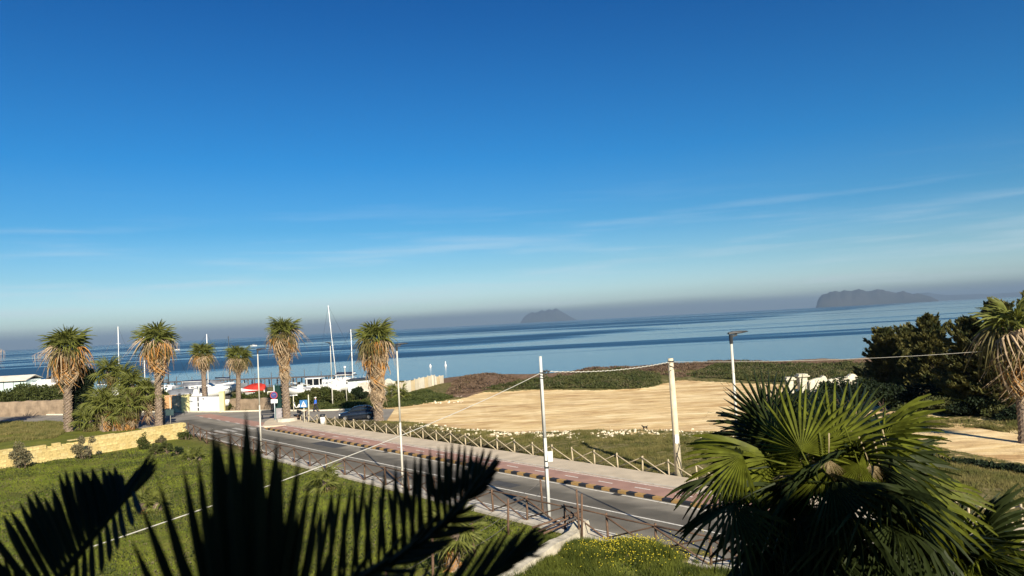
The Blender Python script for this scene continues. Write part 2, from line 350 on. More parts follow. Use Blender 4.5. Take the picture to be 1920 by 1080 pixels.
# ------------------------------------------------------------------ mountains across the bay
def hills(name, prof, dist, label, seed, depth):
    """prof: pixel outline of the ridge; built as a real ridge with depth"""
    cols = []; xs = []
    for i in range(len(prof) - 1):
        (xa, ya), (xb, yb) = prof[i], prof[i + 1]
        n = max(2, int(abs(xb - xa) / 3))
        for k in range(n): xs.append((xa + (xb - xa) * k / n, ya + (yb - ya) * k / n))
    xs.append(prof[-1]); vs = []; K = 13
    for i, (px, py) in enumerate(xs):
        q = D(px, py, dist); h = max(3, q.z) + (mnoise.noise(Vector((px * 0.17, seed, 0))) * 0.06) * max(0, q.z)
        for k in range(K):
            u = k / (K - 1) * 2 - 1; r_ = mnoise.fractal(Vector((px * 0.06, u * 2.2, seed)), 1, 2, 4)
            y = dist + u * depth; zz = h * (1 - abs(u)) ** 0.8 * (1 + 0.22 * r_ * (1 - (1 - abs(u)) ** 3)) - 6 * (abs(u) > 0.99)
            if abs(u) < 0.01: zz = h
            vs.append((q.x * (y / dist), y, zz))
    n = len(xs); f = [(i * K + k, (i + 1) * K + k, (i + 1) * K + k + 1, i * K + k + 1) for i in range(n - 1) for k in range(K - 1)]
    mb = MB(); mb.add(vs, f)
    return tag(mb.build(name, mat('hill_rock', (0.055, 0.052, 0.048), 0.95, 0.5, 0.0012, col2=(0.015, 0.020, 0.014), bump=1, bscale=0.004), None, True), label, kind='structure')
hills('island', [(975, 606), (982, 595), (988, 590), (997, 585), (1003, 586.5), (1009, 585), (1016, 581), (1021, 583.5), (1030, 580), (1036, 581.5), (1042, 577.5), (1047, 580.5), (1053, 584), (1060, 588), (1068, 593), (1082, 600)], 19000, 'small peaked island on the horizon', 3.1, 900)
hills('mountains', [(1530, 577), (1533, 564), (1536, 558), (1541, 552.5), (1549, 551.5), (1556, 548), (1566, 546), (1574, 546.5), (1584, 544.5), (1592, 545.5), (1600, 545), (1606, 542.5), (1611, 541), (1616, 543.5), (1624, 546), (1632, 545), (1638, 543.5), (1646, 542.5), (1655, 543), (1662, 546), (1670, 546.5), (1680, 549), (1688, 546.5), (1694, 545.5), (1702, 549), (1712, 551), (1722, 550), (1732, 553), (1745, 556), (1760, 563)], 12500, 'jagged mountain ridge across the bay', 8.4, 900)
hills('far_coast', [(1680, 566), (1700, 556), (1725, 550), (1740, 548.5), (1755, 551), (1775, 553), (1800, 552.5), (1830, 551), (1860, 551.5), (1900, 548), (1940, 546), (2000, 545), (2080, 540)], 22000, 'low faint coast fading behind the mountain ridge', 5.7, 1200)
# haze
hz = bpy.data.materials.new('haze'); hz.use_nodes = True; hz.node_tree.nodes.clear()
vo = hz.node_tree.nodes.new('ShaderNodeVolumePrincipled'); mo = hz.node_tree.nodes.new('ShaderNodeOutputMaterial'); hz.node_tree.links.new(vo.outputs[0], mo.inputs['Volume'])
vo.inputs['Color'].default_value = (0.26, 0.37, 0.52, 1); vo.inputs['Density'].default_value = 0.000065; vo.inputs['Anisotropy'].default_value = 0.0
tag(MB().box((0, 14000, 163), (44000, 30000, 332)).build('haze', hz), kind='stuff')

# ------------------------------------------------------------------ roads
asph = mat('asphalt', (0.15, 0.142, 0.125), 0.9, 0.28, 0.5, 0.5, 25, detail=8)
def banded(m, stops, n0, n1):
    # worn lanes: colour follows the distance across the road, broken by noise
    t_ = m.node_tree; b_ = t_.nodes['Principled BSDF']; g_ = t_.nodes.new('ShaderNodeNewGeometry'); dt = t_.nodes.new('ShaderNodeVectorMath'); dt.operation = 'DOT_PRODUCT'; dt.inputs[1].default_value = (NV.x, NV.y, 0)
    t_.links.new(g_.outputs['Position'], dt.inputs[0]); nz_ = t_.nodes.new('ShaderNodeTexNoise'); nz_.inputs['Scale'].default_value = 1.0; nz_.inputs['Detail'].default_value = 6
    mp_ = t_.nodes.new('ShaderNodeMapping'); mp_.vector_type = 'POINT'; mp_.inputs['Rotation'].default_value = (0, 0, R(49.1)); mp_.inputs['Scale'].default_value = (0.12, 1.6, 1); t_.links.new(g_.outputs['Position'], mp_.inputs[0]); t_.links.new(mp_.outputs[0], nz_.inputs['Vector'])
    ma = t_.nodes.new('ShaderNodeMath'); ma.operation = 'MULTIPLY_ADD'; ma.inputs[1].default_value = 1.3; t_.links.new(nz_.outputs[0], ma.inputs[0]); t_.links.new(dt.outputs['Value'], ma.inputs[2])
    mr_ = t_.nodes.new('ShaderNodeMapRange'); mr_.inputs[1].default_value = n0 + .65; mr_.inputs[2].default_value = n1 + .65; t_.links.new(ma.outputs[0], mr_.inputs[0]); rp_ = t_.nodes.new('ShaderNodeValToRGB'); c_ = rp_.color_ramp
    while len(c_.elements) < len(stops): c_.elements.new(.5)
    for e, (p_, q_) in zip(c_.elements, stops): e.position = p_; e.color = (q_, q_ * .95, q_ * .86, 1)
    t_.links.new(mr_.outputs[0], rp_.inputs[0]); old = b_.inputs['Base Color'].links[0].from_socket; mx_ = t_.nodes.new('ShaderNodeMix'); mx_.data_type = 'RGBA'; mx_.blend_type = 'MULTIPLY'; mx_.inputs[0].default_value = 1
    t_.links.new(old, mx_.inputs[6]); t_.links.new(rp_.outputs[0], mx_.inputs[7]); t_.links.new(mx_.outputs[2], b_.inputs['Base Color'])
banded(asph, [(0, 1.5), (.10, 1.15), (.25, .85), (.42, .98), (.5, .9), (.56, .68), (.72, .7), (.80, 1.25), (.93, 1.55), (1, 1.4)], 24.75, 31.0)
asph2 = mat('asphalt_side', (0.22, 0.20, 0.17), 0.9, 0.2, 0.35, 0.5, 25, detail=8)
redm = mat('red_paving', (0.34, 0.20, 0.155), 0.9, 0.18, 0.7, 0.4, 14, detail=8)
paint = mat('road_paint', (0.66, 0.63, 0.56), 0.7, 0.3, 6.0, detail=8)
pave = mat('pale_paving', (0.49, 0.41, 0.30), 0.92, 0.16, 0.8, 0.5, 12, detail=8)
conc = mat('concrete', (0.45, 0.41, 0.34), 0.9, 0.2, 2.0, 0.5, 12, detail=6)
def strip(name, t0, t1, n0, n1, z, m, h=None, parent=None, k=None):
    mb = MB(); k = k or max(1, int((t1 - t0) / 3))
    for i in range(k):
        a = t0 + (t1 - t0) * i / k; c = t0 + (t1 - t0) * (i + 1) / k
        mb.add([TN(a, n0, z), TN(c, n0, z), TN(c, n1, z), TN(a, n1, z)], [(0, 1, 2, 3)])
    if h:
        for nn in (n0, n1): mb.add([TN(t0, nn, z), TN(t1, nn, z), TN(t1, nn, z - h), TN(t0, nn, z - h)], [(0, 1, 2, 3)])
        for tt in (t0, t1): mb.add([TN(tt, n0, z), TN(tt, n1, z), TN(tt, n1, z - h), TN(tt, n0, z - h)], [(0, 1, 2, 3)])
    return mb.build(name, m, parent)
T1 = 75
tag(MB().sheet(poly_side, 0.008).build('side_road', asph2), 'grey side road behind the palms', kind='structure')
main = tag(strip('main_road', -95, T1, 24.75, 31.0, 0.014, asph), 'dark asphalt main road', kind='structure')
strip('centre_line', -76, T1, 27.84, 27.96, 0.018, paint, None, main)
strip('edge_line', -76, T1, 30.72, 30.84, 0.018, paint, None, main)
strip('edge_line', -76, T1, 25.0, 25.1, 0.018, paint, None, main)
cyc = tag(strip('cycle_path', -76, T1, 31.32, 33.3, 0.12, redm, 0.12), 'brick red cycle path', kind='structure')
tag(strip('cycle_crossing', -99, -76.02, 31.32, 33.3, 0.022, redm), 'red cycle crossing over the side road', kind='structure')
strip('path_line', -76, T1, 33.1, 33.2, 0.124, paint, None, cyc)
dash = None
tt = -74.5
while tt < T1 - 2:
    if dash is None:
        mb = MB().add([(0, -.06, 0), (1.1, -.06, 0), (1.1, .06, 0), (0, .06, 0)], [(0, 1, 2, 3)]); dash = mb.mesh('lane_dash')
    link('lane_dash', dash, paint, cyc, TN(tt, 32.28, 0.124), (0, 0, math.atan2(DV.y, DV.x))); tt += 2.75
side = tag(strip('sidewalk', -76, T1, 33.42, 35.75, 0.17, pave, 0.17), 'pale sandy pavement beside the cycle path', kind='structure')
tag(strip('path_kerb', -76, T1, 33.3, 33.42, 0.19, conc, 0.19), 'low kerb between cycle path and pavement', kind='structure')
tag(strip('near_verge', -60, T1, 23.7, 24.75, 0.10, conc, 0.12), 'concrete strip along the near side of the road', kind='structure')
plaza = PP([(493, 802), (497, 793), (508, 787), (545, 785), (575, 791), (576, 797), (560, 806)])
plaza = [plaza[0], plaza[1], plaza[2], plaza[3], plaza[4], tuple(TN(-76.02, 35.75))[:2], tuple(TN(-76.02, 33.3))[:2]]
mb = MB().sheet(plaza, 0.165)
for i in range(len(plaza)):
    a = plaza[i]; c = plaza[(i + 1) % len(plaza)]; mb.add([(a[0], a[1], 0.165), (c[0], c[1], 0.165), (c[0], c[1], 0), (a[0], a[1], 0)], [(0, 1, 2, 3)])
tag(mb.build('street_corner', pave), 'paved street corner under the tall palm', kind='structure')
# zebra stripes over cycle path and road
worn = mat('worn_paint', (0.46, 0.44, 0.40), .8, .3, 5, detail=8, col2=(0.24, .22, .19))
zebra = strip('crossing_stripe', -80.5, -77.2, 25.2, 25.7, 0.019, worn, None, main, 1)
for k in range(1, 9):
    if k < 6: strip('crossing_stripe', -80.5, -77.2, 25.2 + k, 25.7 + k, 0.019, worn, None, main, 1)
for k in range(3): strip('crossing_stripe', -79.8, -76.4, 31.5 + k * 0.72, 31.9 + k * 0.72, 0.027, paint, None, main, 1)
for k in range(6): strip('crossing_stripe', -97 + 3 * k, -95.8 + 3 * k, 31.25, 31.4, 0.027, paint, None, main, 1)
mat('fresh_asphalt', (0.055, 0.055, 0.055), 0.9, 0.2, 1.5, 0.4, 20)
for k, (t0, t1, a_, c_) in enumerate([(-62, -57.5, 29.3, 30.6), (-36, -33.8, 28.3, 29.2), (-45, -41, 25.4, 26.9), (-18, -15, 28.6, 30.2)]):
    strip('repair_patch', t0, t1, a_, c_, 0.0165, MATS['fresh_asphalt'], None, main, 1)
for t0 in (-52, -28, -8): strip('drain_grate', t0, t0 + .6, 30.55, 30.95, 0.022, mat('iron_grate', (.03, .03, .03), .7), None, main, 1)
# black and yellow kerb
ky = mat('yellow_kerb', (0.46, 0.25, 0.05), 0.85, 0.3, 3, 0.4, col2=(0.26, 0.19, 0.11), detail=8, contrast=.7, coord='Generated'); kb = mat('black_kerb', (0.022, 0.024, 0.03), 0.7, 0.3, 5, 0.3)
kerb = empty('kerb', TN(0, 31.16, 0)); tag(kerb, 'road kerb painted in black and yellow blocks', kind='structure')
blk = [MB().box((0, 0, 0), (0.585, 0.3, 0.17)).mesh('kerb_block') for _ in range(2)]
blk[0].materials.append(ky); blk[1].materials.append(kb); ang = math.atan2(DV.y, DV.x); dv3 = Vector((DV.x, DV.y, 0))
for i in range(160):
    tpos = -75.6 + i * 0.6
    o = link('kerb_block', blk[i % 2], None, kerb, dv3 * tpos + Vector((0, 0, 0.085 + rnd.uniform(-.006, .006))), (0, 0, ang))
# far pale kerb of the side road
fk = [(-260, 788), (0, 779), (115, 778.5), (240, 773.5), (330, 773)]
fk2 = [(330, 773), (420, 773), (500, 771), (600, 771), (700, 767)]
mb = MB()
for seg in (fk, fk2):
    for (a, c) in zip(seg[:-1], seg[1:]):
        A = P(*a); B = P(*c); d = (B - A).normalized(); nrm = Vector((-d.y, d.x, 0)) * 0.35
        mb.add([A + Vector((0, 0, .16)), B + Vector((0, 0, .16)), B + nrm + Vector((0, 0, .16)), A + nrm + Vector((0, 0, .16)), A, B], [(0, 1, 2, 3), (4, 5, 1, 0)])
tag(mb.build('side_road_kerb', mat('pale_kerb', (0.62, 0.56, 0.44), 0.9, 0.15, 2, 0.3)), 'pale kerb on the far side of the side road', kind='structure')

# ------------------------------------------------------------------ fences
wood_l = mat('weathered_pole_wood', (0.40, 0.33, 0.22), 0.85, 0.3, 6, 0.4)
wood_d = mat('brown_pole_wood', (0.115, 0.07, 0.045), 0.85, 0.35, 6, 0.4)
def cross_fence(name, label, path, zf, h, m, rr, first_t=0, wob=0.05, top=True, both=True):
    root = empty(name, (path[0].x, path[0].y, 0), label, 'fence'); o0 = Vector((path[0].x, path[0].y, 0))
    pm = MB().cyl((0, 0, -0.25), (0, 0, h), rr * 1.15, rr, 7).mesh('post', True)
    rails = {}
    for i, p in enumerate(path):
        z = zf(p.x, p.y); link('post', pm, m, root, Vector((p.x, p.y, z)) - o0, (rnd.uniform(-wob, wob), rnd.uniform(-wob, wob), rnd.random() * 6))
        if i + 1 < len(path):
            q = path[i + 1]; z2 = zf(q.x, q.y)
            prs = [((0.9, 0.02), 0)] + ([((0.08, 0.9), 1)] if both else []) + ([((0.93, 0.93), 2)] if top else [])
            for (ha, hb), k in prs:
                if (i * 7 + k * 3) % 23 == 5 and k == 1: continue
                a = Vector((p.x, p.y, z + ha * h + rnd.uniform(-.04, .04))) - o0; c = Vector((q.x, q.y, z2 + hb * h + rnd.uniform(-.04, .04))) - o0
                d = (c - a); off = Vector((-d.y, d.x, 0)).normalized() * (0.05 if k == 1 else -0.05 if k == 0 else 0)
                L_ = round(d.length, 1)
                if L_ not in rails: rails[L_] = MB().cyl((0, 0, 0), (0, 0, 1), rr * 0.8, rr * 0.65, 6).mesh('rail', True)
                link('rail', rails[L_], m, root, a + off, d.to_track_quat('Z', 'Y').to_euler(), (1, 1, d.length))
    return root
zroad = lambda x, y: 0.05
path = [TN(-78.2 + 2.0 * i, 35.95) for i in range(46)]
cross_fence('wooden_fence', 'pale weathered cross-rail fence between the pavement and the sand lot', path, zroad, 1.0, wood_l, 0.05, top=False)
# near fence: bend at the wall end, then along the road
npath = [P(353, 815), P(364, 820), P(376, 826), P(388, 832)] + [TN(-66.5 + 2.6 * i, 24.0) for i in range(23)]
cross_fence('wooden_fence', 'dark brown cross-rail fence along the near side of the road', npath, lambda x, y: 0.08, 1.15, wood_d, 0.05)
npath2 = [TN(-4.2 + 2.6 * i, 24.0) for i in range(18)]
cross_fence('wooden_fence', 'dark brown cross-rail fence beyond the white wall end, running under the big palm', npath2, lambda x, y: 0.08, 1.15, wood_d, 0.055)
# garden boundary posts with wire
gp = [P(1018, 960), P(953, 1004), P(891, 1048), P(812, 1092), P(725, 1140)]
root = empty('post_fence', gp[0], 'line of thin brown posts with wire across the lawn corner', 'fence')
pm = MB().cyl((0, 0, -0.2), (0, 0, 1.65), 0.06, 0.05, 7).mesh('post', True)
for i, p in enumerate(gp):
    link('post', pm, wood_d, root, p - gp[0], (rnd.uniform(-.05, .05), rnd.uniform(-.05, .05), i))
    if i: 
        for zz in (0.5, 1.0, 1.5): MB().tube(catenary(gp[i - 1] - gp[0] + Vector((0, 0, zz)), p - gp[0] + Vector((0, 0, zz)), 0.06, 8), 0.012, 4).build('wire', mat('wire', (0.12, 0.11, 0.1), 0.5), root)
for px, py, hh_ in ((1077, 962, 1.75), (1086, 975, 1.6)):
    pass

# ------------------------------------------------------------------ lamps, poles, cables
galv = mat('galvanised_steel', (0.50, 0.47, 0.40), 0.5, 0.08, 3, metal=0.0, spec=0.5)
galvb = mat('pale_blue_steel', (0.50, 0.56, 0.60), 0.5, 0.08, 3, spec=0.5)
dark = mat('dark_metal', (0.02, 0.022, 0.025), 0.5, 0.2, 3, spec=0.5)
def street_lamp(base, h, label, m, head_dir=(1, 0), r=0.075, group='tall street lamps along the road', small=False):
    root = empty('street_lamp', base, label, 'street lamp', group)
    MB().cyl((0, 0, 0), (0, 0, h * 0.45), r, r * 0.85, 10).cyl((0, 0, h * 0.45), (0, 0, h - 0.35), r * 0.8, r * 0.6, 10).build('pole', m, root, True)
    MB().cyl((0, 0, 0), (0, 0, 0.08), r * 2.2, r * 2.2, 10).box((0, -r * .95, 0.9), (.09, .02, .28)).build('base_plate', m, root)
    hd = Vector((head_dir[0], head_dir[1], 0)).normalized()
    MB().cyl((0, 0, h - 0.36), (0, 0, h - 0.02), r * 0.85, r * 0.95, 8).bar((0, 0, h - .1), hd * 0.25 + Vector((0, 0, h - .03)), .07).build('bracket', dark, root)
    mb = MB(); s = []
    for u, w, tt_ in ((-0.1, .07, .05), (0.1, .13, .08), (0.4, .14, .07), (0.62, .10, .04), (0.7, .04, .02)):
        c = hd * u; sd = Vector((-hd.y, hd.x, 0)); z = h + 0.02 + 0.06 * u
        s.append([c + sd * w + Vector((0, 0, z)), c + sd * w * .7 + Vector((0, 0, z + tt_)), c - sd * w * .7 + Vector((0, 0, z + tt_)), c - sd * w + Vector((0, 0, z)), c + Vector((0, 0, z - tt_ * .5))])
    mb.loft(s).build('lamp_head', dark, root)
    return root
street_lamp(D(490, 852, 63.3).xy.to_3d(), 8.5, 'slender street lamp left of the tall palm, rising from the near verge', galv, (1, .2))
street_lamp(TN(-39.2, 24.4, 0.1), 8.55, 'slender street lamp right of the shaggy palm with the parked car behind it', galv, (1, .2))
l3 = D(1384, 835, 28.3); street_lamp((l3.x, l3.y, 0.1), 8.65, 'slender street lamp rising behind the big dark fan palm', galv, (1, .2), 0.08)
l4 = P(446, 763); street_lamp(l4, D(442, 650, l4.y).z, 'thin street lamp in the hedge right of the white gate', galv, (1, .1), 0.07, 'street lamps by the boat yard')
l5 = P(624, 762); street_lamp(l5, D(619, 643, l5.y).z, 'street lamp in the bushes beside the leaning mast', galv, (-1, .1), 0.08, 'street lamps by the boat yard')
l6 = P(308, 795); root = street_lamp(l6, D(303, 684, l6.y).z, 'dark painted lamp post right of the orange skirted palm', mat('blue_black_steel', (0.05, 0.07, 0.09), 0.5), (0.3, 1), 0.10, 'street lamps by the boat yard')
# small white floodlight pole and plain pole
p7 = P(651, 760); root = empty('light_pole', p7, 'short thin pole with a small white lamp on top between two taller poles', 'pole')
h7 = D(645, 690, p7.y).z; MB().cyl((0, 0, 0), (-.12, 0, h7), .06, .045, 8).build('pole', galv, root, True); MB().ball((-.12, 0, h7 + .1), .16, 8, 6).build('lamp_globe', mat('white_glass', (0.8, 0.8, 0.78), 0.3), root, True)

# utility pole 1 (grey steel with meter box)
u1 = TN(-26.9, 24.35, 0.05); u1 = P(1030, 976, 0.0)
root = empty('utility_pole', u1, 'grey steel utility pole with a white meter box and cables at its top', 'utility pole')
lean = Vector((D(1013, 668, u1.y).x - u1.x, 0, 0)); hT = D(1013, 668, u1.y).z
MB().cyl((0, 0, 0), lean * .5 + Vector((0, 0, hT * .5)), .10, .09, 10).cyl(lean * .5 + Vector((0, 0, hT * .5)), lean + Vector((0, 0, hT)), .085, .07, 10).build('pole', mat('grey_pole', (0.50, 0.50, 0.47), 0.7, 0.15, 4), root, True)
MB().tube([(-.07, -.07, .3), (-.075, -.09, 3), lean + Vector((-.08, -.08, 6.6))], .025, 5).build('conduit', dark, root)
MB().box((.2, -.03, 3.05), (.24, .17, .44)).box((.2, -.03, 3.29), (.27, .2, .03)).build('meter_box', mat('white_box', (0.68, 0.68, 0.64), 0.5), root)
MB().box((.05, 0, 2.85), (.2, .2, .06)).box((.0, 0, 2.55), (.22, .22, .08)).build('strap', dark, root)
mb = MB()
for i in range(9):
    a = i * 1.1; pz = hT - 0.78 + 0.05 * math.sin(i); mb.ball(lean + Vector((.12 + .09 * math.cos(a) + .03 * i, .05 * math.sin(a), pz + .05 * math.cos(2 * a))), .05, 6, 4)
mb.tube([lean + Vector((.02 + .12 * math.cos(k), .1 * math.sin(k), hT - .85 - .02 * k)) for k in range(14)], .018, 4)
mb.box(lean + Vector((0.02, 0, hT - .8)), (.24, .2, .06)).build('cable_joint', dark, root)
# wooden/concrete pole 2
u2 = P(1273, 896, 0.0); root = empty('utility_pole', u2, 'thick cream concrete utility pole standing in the fence line', 'utility pole')
h2 = D(1257, 672, u2.y).z; lean2 = Vector((D(1257, 672, u2.y).x - u2.x, 0, 0))
mb = MB(); mb.cyl((0, 0, -.1), lean2 + Vector((0, 0, h2)), .22, .155, 14).build('pole', mat('cream_concrete', (0.52, 0.45, 0.32), 0.85, 0.15, 3, 0.3), root, True)
MB().tube([(.1, -.2, .2), (-.12, -.24, 1.2), (.1, -.23, 1.9), (.05, -.21, 2.3)], .02, 4).build('loose_cable', dark, root)
MB().tube([(.2, -.1, .1), (.1, -.22, .9), (-.1, -.22, 1.5)], .02, 4).build('loose_cable', dark, root)
MB().tube([lean2 + Vector((.17 * math.cos(k * .9), -.17 + .04 * math.sin(k), h2 - .15 - .06 * k)) for k in range(12)], .02, 4).build('loose_cable', dark, root)
MB().cyl(lean2 + Vector((0, 0, h2 - .22)), lean2 + Vector((0, 0, h2 - .14)), .18, .18, 12).build('collar', dark, root)
MB().box((-.02, -.2, 2.3), (.2, .05, .5)).build('paper_notice', mat('pale_paper', (0.75, 0.75, 0.75), 0.8, .2, 12), root)
# cables
j1 = Vector((u1.x, u1.y, 0)) + lean + Vector((0, 0, hT - .8)); j2 = Vector((u2.x, u2.y, 0)) + lean2 + Vector((0, 0, h2 - .2))
wc = mat('white_cable', (0.52, 0.50, 0.44), 0.6, 0.1, 3)
e1 = D(170, 1026, 15.0)
tag(MB().tube(catenary(e1, j1, 0.28, 30), 0.013, 6).build('overhead_cable', wc), 'thick white overhead cable sweeping across the lawn to the grey pole', 'cable')
pts = catenary(j1 + Vector((.2, .1, 0.05)), j2, 0.22, 90); tw = []
for i, p in enumerate(pts): tw.append(p + Vector((0, 0.03 * math.cos(i * 1.9), 0.035 * math.sin(i * 1.9))))
mb = MB().tube(pts, .012, 5).tube(tw, .010, 4); tag(mb.build('overhead_cable', wc), 'twisted white overhead cable between the two utility poles', 'cable')
e3 = D(1990, 645, 52)
tag(MB().tube(catenary(j2, e3, 0.35, 40), 0.010, 5).build('overhead_cable', mat('grey_cable', (0.4, 0.38, 0.33), 0.6)), 'thin grey cable crossing in front of the dark conifers', 'cable')

# ------------------------------------------------------------------ plant materials
pg = mat('palm_green', (0.105, 0.115, 0.024), 0.6, 0.45, 2.5, trans=0.2, tcol=(0.26, 0.27, 0.04), spec=0.2)
pg_d = mat('palm_green_dark', (0.10, 0.085, 0.028), 0.6, 0.45, 2.5, trans=0.18, tcol=(0.2, 0.18, 0.04), spec=0.2)
pd_o = mat('dead_frond_orange', (0.38, 0.19, 0.055), 0.85, 0.35, 3.0, trans=0.2, tcol=(0.6, 0.3, 0.06))
pd_t = mat('dead_frond_tan', (0.34, 0.25, 0.155), 0.9, 0.5, 4.0, trans=0.15, tcol=(0.5, 0.36, 0.2))
trunk_m = mat('palm_bark', (0.26, 0.20, 0.15), 0.95, 0.45, 7, 0.8, 16, col2=(0.085, 0.06, 0.045))
bark = mat('dark_bark', (0.09, 0.065, 0.045), 0.95, 0.4, 5, 0.8)

def fan_geo(seed, R_=1.0, nseg=22, pet=0.8, spread=300, split=0.5, droop=0.35, w=0.022, hang=0.0, pleat=0.02, irregular=0.15, tipdrop=0.25, thread=False, steps=5, tipw=0.12, petr=0.016, fold=0.0, jit=0.0):
    """fan frond: petiole along +X, blade beyond it; +Z is the upper side"""
    r = random.Random(seed); mb = MB(); mb.tube([(0, 0, 0), (pet * .5, 0, .02), (pet, 0, 0)], [petr * 1.6, petr, petr * .8], 5)
    hs = math.radians(spread) / 2; half = hs / nseg * 1.0
    for i in range(nseg):
        a = -hs + (i + 0.5) * 2 * hs / nseg; Lr = R_ * (1 - 0.28 * (abs(a) / math.pi) ** 1.2) * (1 + r.uniform(-irregular, irregular * .5))
        dr = droop * (1 + r.uniform(-.3, .5)); bend = r.uniform(-.06, .06); cr_ = []; jz = r.uniform(-jit, jit)
        for k in range(steps + 1):
            u = k / steps; rr = Lr * u; zz = -dr * Lr * u * u * 0.6 - (tipdrop * Lr * max(0, u - split) ** 2 * 4) * (1 + .5 * math.sin(i * 2.3)) + fold * abs(rr * math.sin(a)) + jz * rr * u
            if u <= split: ha = half * rr
            else: ha = half * Lr * split * (1 - (u - split) / (1 - split)) ** 0.75 * (1 - tipw) + 0.001
            aa = a + bend * max(0, u - split); ca_, sa_ = math.cos(aa), math.sin(aa)
            sh = 1 - 0.25 * hang * u; c = Vector((pet + rr * ca_ * sh, rr * sa_ * sh, zz)); n_ = Vector((-sa_, ca_, 0))
            cr_.append((c + n_ * ha + Vector((0, 0, -pleat * R_ * min(1, u * 2))), c + Vector((0, 0, pleat * R_ * min(1, u * 2) * (1 if u < .98 else 0))), c - n_ * ha + Vector((0, 0, -pleat * R_ * min(1, u * 2)))))
        b0 = len(mb.v); fs = []
        for k in range(steps): p = k * 3; fs += [(p, p + 3, p + 4, p + 1), (p + 1, p + 4, p + 5, p + 2)]
        mb.add([p for q in cr_ for p in q], fs)
        if thread and r.random() < .5:
            e = cr_[-1][1]; d = Vector((math.cos(a), math.sin(a), 0)); l_ = r.uniform(.1, .25)
            mb.add([e, e + d * l_ * .5 + Vector((0, 0, -.4 * l_)), e + d * l_ * .5 + Vector((0, .006, -.4 * l_)), e + d * l_ * .7 + Vector((0, 0, -l_))], [(0, 1, 2), (1, 3, 2)])
    return mb
live_me = [fan_geo(s, 1.0, 15, 0.75, 290, 0.38, 0.16, steps=4, tipdrop=.14, pleat=.03, fold=-.25, jit=.12).mesh('frond') for s in (1, 2, 3)]
old_me = [fan_geo(s, 0.95, 14, 0.6, 230, 0.4, 0.7, steps=4, tipdrop=.6, pleat=.03, irregular=.3).mesh('frond') for s in (4, 5)]
dead_me = [fan_geo(s, 1.0, 10, 0.5, 110, 0.35, 0.5, steps=3, tipdrop=.35, pleat=.05, irregular=.4).mesh('dead_frond') for s in (6, 7, 8)]
def with_mat(mes, m):
    o = []
    for me in mes: c = me.copy(); c.materials.append(m); o.append(c)
    return o
LIVE = with_mat(live_me, pg); OLD = with_mat(old_me, pg_d); DO = with_mat(dead_me, pd_o); DT = with_mat(dead_me, pd_t); OLDO = with_mat(old_me, pd_o); OLDT = with_mat(old_me, pd_t)
def frond_rot(az, el, roll=0.0):
    """local +X to direction (az, el above the horizon), local Z kept upward"""
    return (Matrix.Rotation(az, 3, 'Z') @ Matrix.Rotation(-el, 3, 'Y') @ Matrix.Rotation(roll, 3, 'X')).to_euler()
def trunk_geo(h, r0_, r1_, seed, rough=0.16, rings=None, bend=0.0):
    r = random.Random(seed); mb = MB(); n = 12; K = rings or int(h / 0.16); secs = []
    for k in range(K + 1):
        u = k / K; z = h * u; rr = r0_ + (r1_ - r0_) * u; rr *= 1.25 - .25 * min(1, z / .6)
        q = []
        for i in range(n):
            a = 2 * math.pi * i / n; bump_ = 1 + rough * (((i + k) % 2) * 1.4 - .7) * r.uniform(.3, 1.2)
            q.append(Vector((bend * u * u + rr * bump_ * math.cos(a), rr * bump_ * math.sin(a), z + (-0.05 if (i + k) % 2 else .03))))
        secs.append(q)
    return mb.loft(secs)
def boots_geo(h, r_, seed, n, z0=0.0):
    """leaf-base stubs standing off the trunk"""
    r = random.Random(seed); mb = MB()
    for i in range(n):
        a = i * 2.4 + r.uniform(-.2, .2); z = z0 + h * i / n; d = Vector((math.cos(a), math.sin(a), 0)); s = Vector((-d.y, d.x, 0))
        b_ = d * r_ * .9 + Vector((0, 0, z)); e = d * (r_ + r.uniform(.05, .13)) + Vector((0, 0, z + r.uniform(.1, .22)))
        mb.add([b_ + s * .07, b_ - s * .07, e - s * .035, e + s * .035, b_ + Vector((0, 0, .1)) + s * .05, b_ + Vector((0, 0, .1)) - s * .05], [(0, 1, 2, 3), (3, 2, 5, 4), (0, 3, 4), (1, 5, 2)])
    return mb
